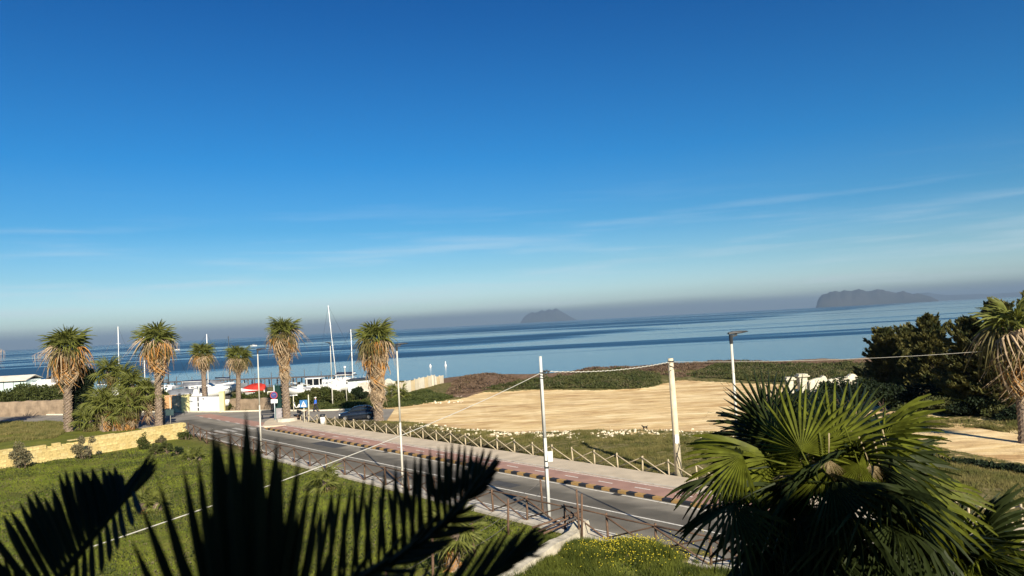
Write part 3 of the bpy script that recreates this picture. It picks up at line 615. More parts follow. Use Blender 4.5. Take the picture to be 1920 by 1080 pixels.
def palm(base, h, r_tr, crown, label, skirt=1.5, skirt_r=0.9, orange=0.5, nlive=34, ndead=46, group='fan palms along the side road', seed=1, scale=1.0, boots=True, dmix=None, orange_patch=None, low=-25):
    r = random.Random(seed); root = empty('palm_tree', base, label, 'palm tree', group); root.rotation_euler = (R(r.uniform(-1.5, 1.5)), R(r.uniform(-1.8, 1.8)), 0)
    trunk_geo(h, r_tr, r_tr * .8, seed).build('trunk', trunk_m, root)
    if boots: boots_geo(h * .85, r_tr, seed, int(h * 14), .2).build('leaf_bases', pd_t, root)['kind'] = 'stuff'
    top = Vector((0, 0, h))
    for i in range(nlive):
        u = (i + .5) / nlive; el = R(85 - (85 - low) * u ** 0.8 + r.uniform(-8, 8)); az = i * 2.39996 + r.uniform(-.25, .25)
        pool = LIVE if u < (.55 if low > -60 else .3) else (OLD if r.random() > .45 else OLDT if r.random() > orange * .5 else OLDO); s = scale * crown * r.uniform(.85, 1.08) * (0.8 if u < .15 else 1)
        link('frond', pool[i % len(pool)], None, root, top + Vector((0, 0, .25 - .5 * u)), frond_rot(az, el, r.uniform(-.4, .4)), (s, s, s))
    for i in range(ndead):
        u = (i + .5) / ndead; az = i * 2.39996 + r.uniform(-.5, .5); z = h - 0.1 - skirt * u * r.uniform(.85, 1.1); el = R(-34 - 36 * min(1, u * 2.2) + r.uniform(-8, 8))
        org = r.random() < orange * (1.3 - u)
        if orange_patch is not None:
            da = abs((az - orange_patch + math.pi) % (2 * math.pi) - math.pi); org = org or da < 1.0
        s = crown * r.uniform(.6, 1.1) * (1.0 if u < .3 else skirt_r)
        pool = DO if org else DT; link('dead_frond', pool[i % 3], None, root, Vector((math.cos(az) * r_tr * .6, math.sin(az) * r_tr * .6, z)), frond_rot(az, el, r.uniform(-.6, .6)), (s, s, s))
    return root
def palm_px(bx_, by_, tx, ty, crown, *a, zadd=0.0, **k):
    b_ = P(bx_, by_); top = D(tx, ty, b_.y); return palm(b_, top.z - crown * 1.15, *a, **k)

front = -math.pi / 2
palm(P(128, 812), 9.4, .45, 1.8, 'big shaggy palm with a wide drooping orange skirt, left of the fan palm clump', 1.3, 1.1, .35, 34, 70, seed=3, orange_patch=front)
palm(P(298, 801), 9.7, .38, 1.62, 'tall palm with a bright orange hanging skirt behind the yellow wall end', 1.8, .95, .45, 34, 60, seed=5, orange_patch=front)
palm(P(385, 770), 7.6, .32, 1.22, 'smaller round headed palm standing behind the white gate', .8, .9, .35, 40, 20, seed=7, boots=False)
palm(P(447, 770), 7.0, .32, 1.22, 'smaller round headed palm behind a thin lamp post', .7, .9, .35, 40, 18, seed=8, boots=False)
palm(P(538, 792), 9.85, .40, 1.38, 'tall palm with a long pale skirt beside the dark green totem', 4.3, .72, .14, 30, 110, seed=9)
palm(P(710, 792), 8.6, .48, 1.55, 'shaggy palm with a very long tan skirt beside the dark parked car', 5.3, .84, .2, 34, 120, seed=10)
palm(D(1922, 838, 49.5).xy.to_3d(), 7.3, .32, 1.85, 'palm at the right edge with drooping fronds and an orange skirt', 2.6, .8, .35, 44, 70, seed=12, low=-72, boots=False, orange_patch=front)
palm(P(-52, 815), 8.9, .42, 1.5, 'dry frond tips of a palm just outside the left edge', 1.2, 1.1, .2, 30, 40, seed=14)
stalk_m = mat('dry_flower_stalk', (0.40, 0.30, 0.22), .9, .3, 5)
def stalks(base, h, n, seed, reach=3.2, az0=math.pi * .9, azs=.9):
    r = random.Random(seed)
    for o_ in [o for o in bpy.data.objects if o.name.startswith('palm_tree') and (o.location - base).length < .5]:
        for i in range(n):
            a = az0 + r.uniform(-azs, azs); d = Vector((math.cos(a), math.sin(a), 0)); L_ = reach * r.uniform(.7, 1.1); mb = MB(); top_ = Vector((0, 0, h))
            pts = [top_ + d * L_ * u + Vector((0, 0, 1.0 * u - 1.7 * u * u)) for u in (0, .3, .6, .85, 1)]; mb.tube(pts, [.02, .015, .012, .008, .005], 4)
            for k_ in range(12):
                u = .45 + .55 * r.random(); q_ = top_ + d * L_ * u + Vector((0, 0, 1.0 * u - 1.7 * u * u)); mb.tube([q_, q_ + Vector((r.uniform(-.12, .12), r.uniform(-.1, .1), -.5)), q_ + Vector((r.uniform(-.2, .2), 0, -r.uniform(.7, 1.5)))], [.010, .007, .004], 3)
            mb.build('flower_stalk', stalk_m, o_)
stalks(P(128, 812), 9.4, 5, 3); stalks(P(-52, 815), 10.2, 7, 4, 3.8, 0.2, .8); stalks(P(298, 801), 9.9, 2, 5, 2.4, 0, .5)
# planter ring round the corner palm
tag(MB().cyl(P(538, 792) + Vector((0, 0, 0)), P(538, 792) + Vector((0, 0, .5)), 1.15, 1.1, 14).build('planter', conc), 'low pale planter around the foot of the corner palm', 'planter')

# clump of young fan palms
def bush_palm(base, trunks, label, n, s0, seed, group=None, mixd=.15, cat='palm clump', nm='fan_palm_clump'):
    r = random.Random(seed); root = empty(nm, base, label, cat, group)
    for (dx, dy, h, lean) in trunks:
        MB().tube([(dx, dy, -.2), (dx + lean * .4, dy, h * .5), (dx + lean, dy, h)], [.3, .26, .22], 8).build('trunk', trunk_m, root)
        for i in range(n):
            u = (i + .5) / n; el = R(85 - 130 * u ** .85 + r.uniform(-10, 10)); az = i * 2.39996 + r.uniform(-.3, .3)
            pool = LIVE if u < .8 else (OLD if r.random() > mixd else DO); s = s0 * r.uniform(.8, 1.15)
            link('frond', pool[i % len(pool)], None, root, Vector((dx + lean, dy, h + .1 - u * .3)), frond_rot(az, el, r.uniform(-.4, .4)), (s, s, s))
        for i in range(int(n * .5)):
            az = r.random() * 6.28; s = s0 * r.uniform(.7, 1)
            link('dead_frond', (DO if r.random() < .6 else DT)[i % 3], None, root, Vector((dx + lean, dy, h - .3 - r.random() * h * .5)), frond_rot(az, R(-60 - 20 * r.random())), (s, s, s))
    return root
bush_palm(P(210, 806), [(-.3, .6, 6.6, -.3), (1.4, -.2, 5.0, 1.2), (-.8, -.6, 3.4, -.3), (.8, -1.0, 2.0, .7), (-1.4, -.8, 1.2, -.6), (2.3, .5, 4.0, 1.6), (.2, 1.2, 5.6, .5), (-.2, -1.2, 3.0, .2), (1.6, -1.0, 2.8, 1.0)], 'dense green clump of fan palms between the two shaggy palms', 22, 1.15, 21)
bush_palm(P(735, 753), [(0, 0, 1.2, .2), (1.0, .2, .8, .3)], 'small ragged palm in front of the pale concrete fence', 14, .95, 22, cat='palm', nm='small_palm')
bush_palm(P(612, 922), [(0, 0, .7, 0)], 'small bright green palm on the lawn near the brown fence', 16, .75, 24, cat='palm', nm='small_palm')
bush_palm(P(268, 960), [(0, 0, .5, 0), (.7, .2, .4, .1)], 'small low palm on the lawn with yellowing leaves', 12, .62, 25, cat='palm', nm='small_palm', mixd=.6)
bush_palm(P(850, 1075), [(0, 0, 1.5, .1)], 'small palm with hanging orange dead fronds beside the post fence', 16, .8, 26, cat='palm', nm='small_palm', mixd=.8)
bush_palm(P(372, 866), [(0, 0, .4, 0), (-.8, .4, .3, 0)], 'small palm with one fallen brown frond on the lawn near the fence bend', 11, .5, 27, cat='palm', nm='small_palm', mixd=.8)

# ------------------------------------------------------------------ leaf clouds
def leaf_cloud(name, parts, n, size, seed, elong=1.6, upbias=0.3, shell=0.55, split=1):
    """parts: list of (centre, radii); n leaves; returns quad mesh. Leaves sit near the outside of many small clumps"""
    r = np.random.RandomState(seed); cs = []; ra = []; vol = []
    for c, rad in parts:
        c = np.array(c, float); rad = np.array(rad, float); k = max(6, int(7 * (rad.prod() ** (1 / 3)) ** 1.5))
        d = r.normal(size=(k, 3)); d /= np.linalg.norm(d, axis=1)[:, None]; d[:, 2] = np.where(d[:, 2] < -0.4, -d[:, 2], d[:, 2])
        cc = c + d * rad * (r.uniform(.45, .95, (k, 1))); cs.append(cc); rr = rad * 1.0; ra.append(np.outer(r.uniform(.22, .45, k), rr)); vol.append(np.full(k, rad.prod() ** .66))
    cs = np.concatenate(cs); ra = np.concatenate(ra); vol = np.concatenate(vol) * ra.prod(1) ** .3; ch = r.choice(len(cs), n, p=vol / vol.sum())
    d = r.normal(size=(n, 3)); d /= np.linalg.norm(d, axis=1)[:, None]
    p = cs[ch] + d * ra[ch] * (1 - shell * r.rand(n, 1) ** 1.5)
    t1 = r.normal(size=(n, 3)) + d * 0.7; t1[:, 2] += upbias; t1 /= np.linalg.norm(t1, axis=1)[:, None]
    t2 = np.cross(t1, r.normal(size=(n, 3))); t2 /= np.linalg.norm(t2, axis=1)[:, None]
    s = size * r.uniform(.6, 1.3, (n, 1)); a = t1 * s * elong; b_ = t2 * s * .5
    v = np.stack([p - b_ * .3, p + a * .5 + b_, p + a, p + a * .5 - b_], 1).reshape(-1, 3); f = np.arange(4 * n).reshape(-1, 4)
    return np_mesh(name, v, f)
def leafmat(name, c, c2, trans=.2, scale=1.2, tcol=None, contrast=1.0):
    return mat(name, c, .65, .3, scale, col2=c2, trans=trans, tcol=tcol or tuple(x * 1.7 for x in c), spec=.15, contrast=contrast)
hedge_m = leafmat('hedge_leaves', (0.075, 0.085, 0.022), (0.03, 0.042, 0.012))
scrub_m = leafmat('scrub_leaves', (0.085, 0.085, 0.028), (0.028, 0.042, 0.012), scale=.6)
olive_m = leafmat('dry_bush_leaves', (0.14, 0.12, 0.06), (0.06, 0.055, 0.025), scale=1.5)
grey_m = leafmat('oleander_leaves', (0.20, 0.17, 0.10), (0.07, 0.07, 0.035), scale=2.5)
con_m = leafmat('conifer_leaves', (0.115, 0.10, 0.028), (0.020, 0.030, 0.010), .12, .7, contrast=1.3)
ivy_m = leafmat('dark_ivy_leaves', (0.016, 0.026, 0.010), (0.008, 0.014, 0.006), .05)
def bush(base, parts, n, size, m, label, seed, cat='bush', name='bush', group=None, stem=True, upb=.3):
    root = empty(name, base, label, cat, group); link('foliage', leaf_cloud('foliage', parts, n, size, seed, upbias=upb), m, root)['kind'] = 'stuff'
    if stem:
        mb = MB(); r = random.Random(seed)
        for c, rad in parts:
            for k in range(3): mb.tube([(c[0] + r.uniform(-.2, .2), c[1] + r.uniform(-.2, .2), -.2), (c[0] + r.uniform(-.5, .5) * rad[0], c[1] + r.uniform(-.5, .5) * rad[1], c[2] * .7), (c[0] + r.uniform(-.7, .7) * rad[0], c[1], c[2] + rad[2] * .6)], [.05, .035, .01], 5)
        link('stems', mb.mesh('stems'), bark, root)['kind'] = 'stuff'
    return root
# dark shrub next to first palm
b_ = P(152, 806); bush(b_, [((0, 0, 3.4), (1.5, 1.5, 3.6)), ((.7, .3, 5.2), (1.3, 1.2, 2.4)), ((-.3, -.5, 1.6), (1.1, 1.0, 1.8))], 20000, .13, ivy_m, 'tall dark bush squeezed between shaggy palm and green palm clump', 31)
# hedge behind left wall
for k, (px, w, h) in enumerate([(-40, 5, 3.6), (8, 4.2, 3.5), (48, 3.6, 3.9), (84, 3.4, 3.8), (118, 3.2, 3.7), (262, 3.5, 3.3), (290, 2.6, 2.9)]):
    b_ = D(px, 760, 114 if px < 200 else 106).xy.to_3d()
    bush(b_, [((0, 0, h * .5), (w * .75, 2.2, h * .55)), ((w * .3, -.5, h * .4), (w * .5, 1.8, h * .5)), ((-w * .35, .4, h * .45), (w * .5, 1.8, h * .45))], 7000, .2, hedge_m,
         ['dark green bush at the far left edge behind the earth wall', 'dark green bush in front of the pale shed', 'rounded dark green bush right of the pale shed', 'dark green bush left of the first shaggy palm', 'dark green bush just behind the first shaggy palm', 'dark bush under the white sailing boat', 'dark bush left of the tan wall panel'][k], 40 + k)
# bushes along the boat yard edge
for k, (px, py, w, h, m_) in enumerate([(455, 768, 2.2, 2.3, hedge_m), (436, 771, 1.2, 1.3, hedge_m), (484, 768, 2.0, 2.2, scrub_m), (503, 768, 1.3, 1.6, scrub_m), (566, 765, 2.0, 1.8, hedge_m), (588, 763, 2.2, 2.15, scrub_m), (612, 762, 2.4, 2.2, hedge_m), (634, 761, 1.8, 1.8, scrub_m), (668, 758, 1.6, 1.8, ivy_m), (700, 757, 1.2, 1.2, hedge_m)]):
    b_ = P(px, py) + Vector((0, 1.6, 0))
    bush(b_, [((0, 0, h * .45), (w * .8, 1.3, h * .55)), ((w * .4, -.3, h * .35), (w * .45, 1.0, h * .4)), ((-w * .4, .2, h * .3), (w * .5, 1.0, h * .42))], 5200, .16, m_,
         ['green bush right of the thin lamp post by the gate', 'low bush at the foot of the yellow gate pillar', 'dry green bush below the red covered boat', 'low bush left of the no parking sign', 'green bush behind the white moped', 'rounded bush left of the person in blue', 'tall rounded bush behind the person in blue', 'bush right of the person around the lamp post', 'dark bush behind the parked car', 'small bush at the shaggy palm beside the car'][k], 60 + k)
# shrubs by the yellow wall
for k, (px, py, s) in enumerate([(38, 882, 1.25), (160, 862, 1.25)]):
    bush(P(px, py), [((0, 0, .75 * s), (.72 * s, .6 * s, .8 * s)), ((.35, -.1, .5 * s), (.5, .45, .5)), ((-.3, .1, .5), (.45, .4, .5))], 1500, .09, grey_m, ['scraggly grey pink shrub at the left end of the yellow wall', 'taller scraggly grey shrub in the middle of the yellow wall'][k], 80 + k)
for k, (px, py, w, h) in enumerate([(8, 777, 1.2, 1.1), (36, 777, 1.5, 1.3), (78, 777, 1.6, 1.5)]):
    bush(P(px, py) + Vector((0, .2, 0)), [((0, 0, h * .4), (w, .6, h * .6)), ((.5, -.1, h * .3), (w * .5, .5, h * .4))], 1500, .11, olive_m, ['small dry bush against the brown wall at the left edge', 'dry bush against the middle of the brown wall', 'green brown bush against the brown wall next to the shaggy palm'][k], 85 + k)
for k, (px, py, s, m_) in enumerate([(268, 842, .75, hedge_m), (290, 852, .6, scrub_m), (312, 852, .7, hedge_m), (332, 856, .55, ivy_m), (303, 832, .5, olive_m), (348, 826, .7, hedge_m)]):
    bush(P(px, py), [((0, 0, .5 * s), (1.0 * s, .8 * s, .7 * s)), ((0, 0, 1.0 * s), (.4 * s, .4 * s, .9 * s if k == 0 else .5 * s))], 1300, .085, m_,
         ['spiky green shrub against the yellow wall', 'grey green low shrub on the lawn below the wall', 'leafy shrub on the lawn right of the spiky one', 'dark low shrub on the lawn near the wall end', 'low dry shrub touching the foot of the wall', 'green shrub growing around the broken wall end'][k], 90 + k)

# conifers on the right
def conifer(base, h, w, seed, label, n=120, leaf=170, lean=0.0):
    r = random.Random(seed); g = np.random.RandomState(seed); root = empty('conifer_tree', base, label, 'conifer', 'dark spreading conifers right of the sand lot')
    mb = MB(); mb.tube([(0, 0, -.3), (.1, 0, h * .3), (.2, .1, h * .7), (.2, 0, h * .93)], [.34, .28, .14, .03], 8); axes = []
    for i in range(n):
        u = (i + .5) / n; z = h * (.10 + .88 * u); az = i * 2.39996 + r.uniform(-.3, .3); prof = (1 - u) ** .5 * (.75 + .5 * mnoise.noise(Vector((az, u * 3, seed)))) + .05
        Lb = w * max(.12, prof) * r.uniform(.6, 1.25); el = R(14 + 38 * u + r.uniform(-8, 14)); d = Vector((math.cos(az) * math.cos(el), math.sin(az) * math.cos(el), math.sin(el)))
        a = Vector((.1, 0, z)); axes.append((a, d, Lb))
        if i % 3 == 0: mb.tube([a, a + d * Lb * .5, a + d * Lb * .85 + Vector((0, 0, .1))], [.05, .03, .008], 4)
    link('trunk', mb.mesh('trunk'), bark, root)
    V = []
    for a, d, Lb in axes:
        d = np.array(d); a = np.array(a); m_ = int(leaf * (.5 + Lb / w)); t_ = g.uniform(.35, 1.0, (m_, 1)); sd = np.cross(d, [0, 0, 1]); sd /= np.linalg.norm(sd) + 1e-6
        wd = (1.04 - t_) ** 1.2 * .8 * min(1.5, Lb) + .03
        p = a + d * Lb * t_ + sd * g.uniform(-1, 1, (m_, 1)) * wd + np.array([0, 0, 1]) * g.uniform(-.12, .22, (m_, 1)); t1 = d * 1.2 + sd * g.uniform(-.8, .8, (m_, 1)) + g.normal(size=(m_, 3)) * .3 + [0, 0, .45]
        t1 /= np.linalg.norm(t1, axis=1)[:, None]; t2 = np.cross(t1, g.normal(size=(m_, 3))); t2 /= np.linalg.norm(t2, axis=1)[:, None]; s = g.uniform(.12, .36, (m_, 1))
        V.append(np.stack([p, p + t1 * s * .55 + t2 * s * .28, p + t1 * s * 1.2, p + t1 * s * .55 - t2 * s * .28], 1))
    V = np.concatenate(V).reshape(-1, 3); link('foliage', np_mesh('foliage', V, np.arange(len(V)).reshape(-1, 4)), con_m, root)['kind'] = 'stuff'
    return root
for k, (px, d, h, w, lb) in enumerate([(1668, 76, 6.6, 3.7, 'lowest spreading conifer at the left end, next to the white broken wall'), (1752, 70, 7.8, 4.0, 'rounded conifer with golden tips in the middle left of the dark trees'),
        (1712, 80, 6.4, 3.6, 'conifer half hidden behind the two front ones on the left'), (1822, 62, 7.6, 3.6, 'dark conifer in the middle right with the cable crossing it'), (1884, 60, 9.0, 4.0, 'tallest conifer at the right, behind the edge palm'), (1950, 62, 9.4, 4.0, 'conifer at the very right edge of the view')]):
    b_ = D(px, 780, d).xy.to_3d(); conifer(b_, h, w, 100 + k, lb)
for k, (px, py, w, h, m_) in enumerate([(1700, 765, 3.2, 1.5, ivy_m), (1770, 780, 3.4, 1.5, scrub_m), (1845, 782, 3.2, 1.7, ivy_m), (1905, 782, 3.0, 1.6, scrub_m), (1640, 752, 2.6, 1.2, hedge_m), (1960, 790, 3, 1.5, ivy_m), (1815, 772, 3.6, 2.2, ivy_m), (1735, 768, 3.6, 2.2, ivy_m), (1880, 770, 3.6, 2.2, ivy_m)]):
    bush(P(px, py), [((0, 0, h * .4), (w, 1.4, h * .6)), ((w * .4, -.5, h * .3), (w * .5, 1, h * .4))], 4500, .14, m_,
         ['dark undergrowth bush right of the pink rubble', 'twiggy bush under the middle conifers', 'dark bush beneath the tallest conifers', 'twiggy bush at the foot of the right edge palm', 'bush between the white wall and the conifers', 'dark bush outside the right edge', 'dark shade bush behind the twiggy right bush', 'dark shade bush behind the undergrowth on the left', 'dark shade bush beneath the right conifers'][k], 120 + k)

# scrub, weeds and grass: ground cover
def scatter_cloud(name, poly, n, size, h, m, seed, label, tall=1.0, cover=None):
    r = np.random.RandomState(seed); pts = np.array([(p[0], p[1]) for p in poly]); lo = pts.min(0); hi = pts.max(0); out_ = []
    while sum(len(o) for o in out_) < n:
        q = lo + r.rand(n, 2) * (hi - lo); sd = sdist(poly, q[:, 0], q[:, 1]); den = npnoise(q[:, 0], q[:, 1], .5, seed + 3)
        k = (sd > 0) & (r.rand(n) < np.clip((den - .35) * 4, .05, 1)); out_.append(q[k])
    q = np.concatenate(out_)[:n]; hh = h * np.clip(npnoise(q[:, 0], q[:, 1], .7, seed + 9) * 2.2 - .5, .15, 1.3) * np.clip(sdist(poly, q[:, 0], q[:, 1]) / 1.5, .3, 1)
    z = land_z(q[:, 0], q[:, 1]) + hh * r.rand(n) ** .6; p = np.stack([q[:, 0], q[:, 1], z], 1)
    t1 = r.normal(size=(n, 3)) * .7 + [0, 0, tall]; t1 /= np.linalg.norm(t1, axis=1)[:, None]; t2 = np.cross(t1, r.normal(size=(n, 3))); t2 /= np.linalg.norm(t2, axis=1)[:, None]
    s = size * r.uniform(.6, 1.4, (n, 1)); v = np.stack([p - t2 * s * .1, p + t1 * s * .7 + t2 * s * .4, p + t1 * s * 1.4, p + t1 * s * .7 - t2 * s * .4], 1).reshape(-1, 3)
    return tag(link(name, np_mesh(name, v, np.arange(4 * n).reshape(-1, 4)), m), label, kind='stuff')
scatter_cloud('scrub', patch_a, 42000, .17, .75, scrub_m, 201, 'dark green dune scrub beyond the sand')
scatter_cloud('scrub', patch_b, 36000, .17, .8, scrub_m, 202, 'dark green dune scrub beyond the sand on the right')
scatter_cloud('scrub', patch_b, 16000, .15, .7, olive_m, 205, 'dry brown dune scrub mixed into the green on the right')
scatter_cloud('scrub', patch_a, 9000, .15, .7, olive_m, 206, 'dry brown scrub mixed into the green beyond the sand')
scatter_cloud('scrub', patch_c, 30000, .14, .4, hedge_m, 203, 'green weeds behind the parked car')
seaw = leafmat('dry_seaweed', (0.15, 0.10, 0.065), (0.055, 0.036, 0.022), .05, 1.0)
scatter_cloud('seaweed', PP([(835, 745), (850, 718), (905, 703), (990, 712), (1100, 694), (1250, 684), (1420, 680), (1620, 680), (1620, 688), (1330, 694), (1280, 712), (1240, 705), (1100, 706), (1000, 718), (900, 738)]), 50000, .16, .35, seaw, 204, 'brown dry seaweed banks along the shore', tall=.4)
def blades(name, poly, n, h, w, m, seed, label, thr=.35, nsc=.6):
    r = np.random.RandomState(seed); pts = np.array([(p[0], p[1]) for p in poly]); lo = pts.min(0); hi = pts.max(0); out_ = []
    while sum(len(o) for o in out_) < n:
        q = lo + r.rand(n, 2) * (hi - lo); sd = sdist(poly, q[:, 0], q[:, 1]); den = npnoise(q[:, 0], q[:, 1], nsc, seed + 3, 3)
        k = (sd > 0) & (r.rand(n) < np.clip((den - thr) * 5, .03, 1)); out_.append(q[k])
    q = np.concatenate(out_)[:n]; hv = h * (.35 + 1.2 * np.clip(npnoise(q[:, 0], q[:, 1], nsc * 1.7, seed + 5, 3) - .25, 0, 1)) * r.uniform(.6, 1.4, n)
    p = np.stack([q[:, 0], q[:, 1], land_z(q[:, 0], q[:, 1]) - .01], 1); a = r.rand(n) * 6.28; sd_ = np.stack([np.cos(a), np.sin(a), a * 0], 1) * (w * r.uniform(.6, 1.3, n))[:, None]
    ln = r.normal(size=(n, 3)) * .35; ln[:, 2] = 1; tip = p + ln * hv[:, None]
    v = np.stack([p - sd_, p + sd_, tip], 1).reshape(-1, 3); return tag(link(name, np_mesh(name, v, np.arange(3 * n).reshape(-1, 3)), m), label, kind='stuff')
gr_l = leafmat('lawn_grass', (0.20, 0.235, 0.028), (0.075, 0.105, 0.014), .25, .4, contrast=1.5)
gr_d = leafmat('dry_grass', (0.21, 0.175, 0.065), (0.075, 0.085, 0.02), .2, .7)
gr_r = leafmat('rich_grass', (0.12, 0.135, 0.02), (0.035, 0.052, 0.01), .2, 1.4)
verge = [tuple(TN(-76, 36.1))[:2], tuple(TN(-20, 36.1))[:2], tuple(TN(12, 36.1))[:2]] + PP([(1990, 884), (1920, 876), (1800, 855), (1720, 833), (1600, 815), (1380, 816), (1200, 812), (1080, 814), (960, 816), (860, 809), (800, 799), (722, 792), (690, 794), (600, 795)])
blades('grass', verge, 190000, .22, .018, gr_d, 211, 'dry weeds between the cross-rail fence and the sand lot', .38)
vhedge = [tuple(TN(-77, 36.1))[:2], tuple(TN(-58, 36.1))[:2], tuple(TN(-40, 36.1))[:2], tuple(TN(-40, 37.3))[:2], tuple(TN(-58, 38.6))[:2], tuple(TN(-76, 38.4))[:2]]
scatter_cloud('weeds', vhedge, 26000, .12, .75, olive_m, 212, 'tangled dry weeds growing through the far fence')
farr = PP([(1690, 800), (1740, 790), (1990, 800), (1990, 812), (1920, 816), (1830, 803)])
blades('grass', farr, 20000, .3, .03, gr_d, 213, 'grass strip in front of the conifers')
lawn_near = [tuple(TN(-60, 23.6))[:2], tuple(TN(-20, 23.6))[:2], tuple(TN(-10, 23.6))[:2], (8, 20), (-8, 20), (-30, 35), (-42, 60), (-34, 70)]
blades('grass', lawn_near, 260000, .09, .014, gr_l, 214, 'short lawn grass', .3, .8)
scatter_cloud('weeds', lawn_near, 26000, .085, .16, hedge_m, 219, 'darker weed tufts in the lawn')
scatter_cloud('weeds', lawn_near, 12000, .07, .14, olive_m, 220, 'dry tufts in the lawn')
mound = [(-1.5, 33.4), (1.5, 33.0), (4.6, 31.4), (9.4, 25.6), (9, 21), (1.5, 21), (-3, 24)]
blades('grass', mound, 150000, .38, .016, gr_r, 215, 'rich green grass on the bank by the near fence', .3, .9)
isl = PP([(-60, 797), (0, 792), (115, 792), (125, 812), (100, 824), (0, 832), (-60, 834)])
blades('grass', isl, 40000, .4, .03, gr_d, 216, 'rough grass between the side road and the yellow wall', .3)
# dark growth added in place of a long shadow band beyond the far fence
dd = [tuple(TN(x_, n_))[:2] for x_, n_ in ((-22, 46.9), (-5, 46.0), (20, 45.4), (20, 46.8), (-5, 47.6), (-22, 47.6))]
scatter_cloud('weeds', dd, 24000, .11, .55, ivy_m, 217, 'dark low growth standing in for a shadow band at the right')
# yellow flowers
r = np.random.RandomState(5); n = 1000; cx = np.concatenate([r.normal(3.4, 1.0, n // 2), r.normal(4.6, 1.3, n - n // 2)]); cy = np.concatenate([r.normal(29.8, .8, n // 2), r.normal(30.2, 1.0, n - n // 2)])
cz = land_z(cx, cy) + r.uniform(.12, .42, n); s = r.uniform(.014, .03, n); v = []
for dx, dy, dz in ((-1, 0, -.3), (0, -1, .35), (1, 0, .3), (0, 1, .9)): v.append(np.stack([cx + dx * s, cy + dy * s, cz + dz * s], 1))
v = np.stack(v, 1).reshape(-1, 3); tag(link('flowers', np_mesh('flowers', v, np.arange(4 * n).reshape(-1, 4)), mat('yellow_petals', (0.80, 0.66, 0.05), .6, .15, 20, trans=.2)), 'yellow daisies in the grass bank', kind='stuff')
# pale stones in the verge and lot rim
r = random.Random(3); mb = MB()
for i in range(520):
    u = r.random(); px = 760 + 700 * u; py = np.interp(px, [760, 860, 960, 1080, 1200, 1460], [797, 809, 815, 816, 813, 818]) + r.gauss(0, 1) * 5 + 4
    q = P(px, py); s_ = r.uniform(.04, .14); q.z = float(land_z(q.x, q.y)); a = r.random() * 6
    mb.box(q + Vector((0, 0, s_ * .3)), (s_ * 2, s_ * 1.4, s_), a, taper=.6)
for i in range(90):
    q = P(r.uniform(790, 870), r.uniform(742, 756)); s_ = r.uniform(.06, .2); mb.box(q + Vector((0, 0, s_ * .4)), (s_ * 2, s_ * 1.4, s_), r.random() * 6, taper=.6)
tag(mb.build('stones', mat('pale_stone', (0.6, 0.52, 0.38), .9, .2, 5)), 'pale stones scattered along the rim of the sand lot', kind='stuff')

# ------------------------------------------------------------------ yellow stone wall in the garden
tufa = [mat('yellow_tufa', (0.50, 0.40, 0.175), .95, .3, 1.6, .9, 10, detail=7), mat('yellow_tufa_pale', (0.52, 0.41, 0.19), .95, .3, 1.2, .9, 10, detail=7), mat('yellow_tufa_ochre', (0.47, 0.36, 0.15), .95, .32, 1.2, .9, 10, detail=7)]
w0 = P(-60, 892); w1 = P(340, 823); wd = (w1 - w0).normalized(); wn = Vector((-wd.y, wd.x, 0)); WL = (w1 - w0).length
root = empty('garden_wall', w0, 'long yellow tufa block wall stepping up across the lawn', 'wall'); r = random.Random(4)
blks = []
for k in range(6):
    mb = MB(); q = 0.02
    mb.box((0, 0, 0), (1, 1, 1)); mb.v = [(x + r.uniform(-q, q), y + r.uniform(-.06, .06), z + r.uniform(-q, q)) for x, y, z in mb.v]; me = mb.mesh('stone_block'); me.materials.append(tufa[k % 3]); blks.append(me)
wang = math.atan2(wd.y, wd.x); sx = 0.0
def wall_top(s):     # stepped coping heights
    zt = 1.50
    for lim, hh_ in ((0.17, 1.62), (0.41, 1.50), (0.63, 1.58), (0.79, 1.52), (1.01, 1.62)):
        if s / WL < lim: return hh_
    return zt
CH = 0.30
for c in range(6):
    s = -0.25 * (c % 2)
    while s < WL - .1:
        L_ = r.uniform(.5, .62); z0 = c * CH; zt = wall_top(s + L_ / 2); hgt = min(CH, zt - z0); e = min(s + L_, WL + r.uniform(-.12, .12)); s_ = max(s, 0)
        # two broken gaps just under the coping course
        fr = (s + L_ / 2) / WL; gap = c == 4 and (0.30 < fr < 0.345 or 0.375 < fr < 0.44 or .45 < fr < .475)
        if hgt > .04 and not gap:
            o = link('stone_block', blks[r.randrange(6)], None, root, wd * ((s_ + e) / 2) + wn * r.uniform(-.006, .006) + Vector((0, 0, z0 + hgt / 2 - .02)), (0, 0, wang), (e - s_ - .022, .34 + (.05 if zt - z0 <= CH + .01 else 0), hgt - .014))
        elif gap:
            link('stone_block', blks[0], None, root, wd * ((s_ + e) / 2) + wn * .14 + Vector((0, 0, z0 + hgt / 2 - .12)), (r.uniform(-.2, .2), .1, wang), (e - s_, .08, hgt * .4))
        s += L_
# rounded broken end: a few loose blocks
for k in range(7):
    link('stone_block', blks[k % 6], None, root, wd * (WL + .12 + .1 * (k % 2)) + wn * (.12 * (k % 3 - 1)) + Vector((0, 0, .16 + .2 * k)), (r.uniform(-.3, .3), r.uniform(-.3, .3), wang + r.uniform(-.4, .4)), (.42, .42, .3))

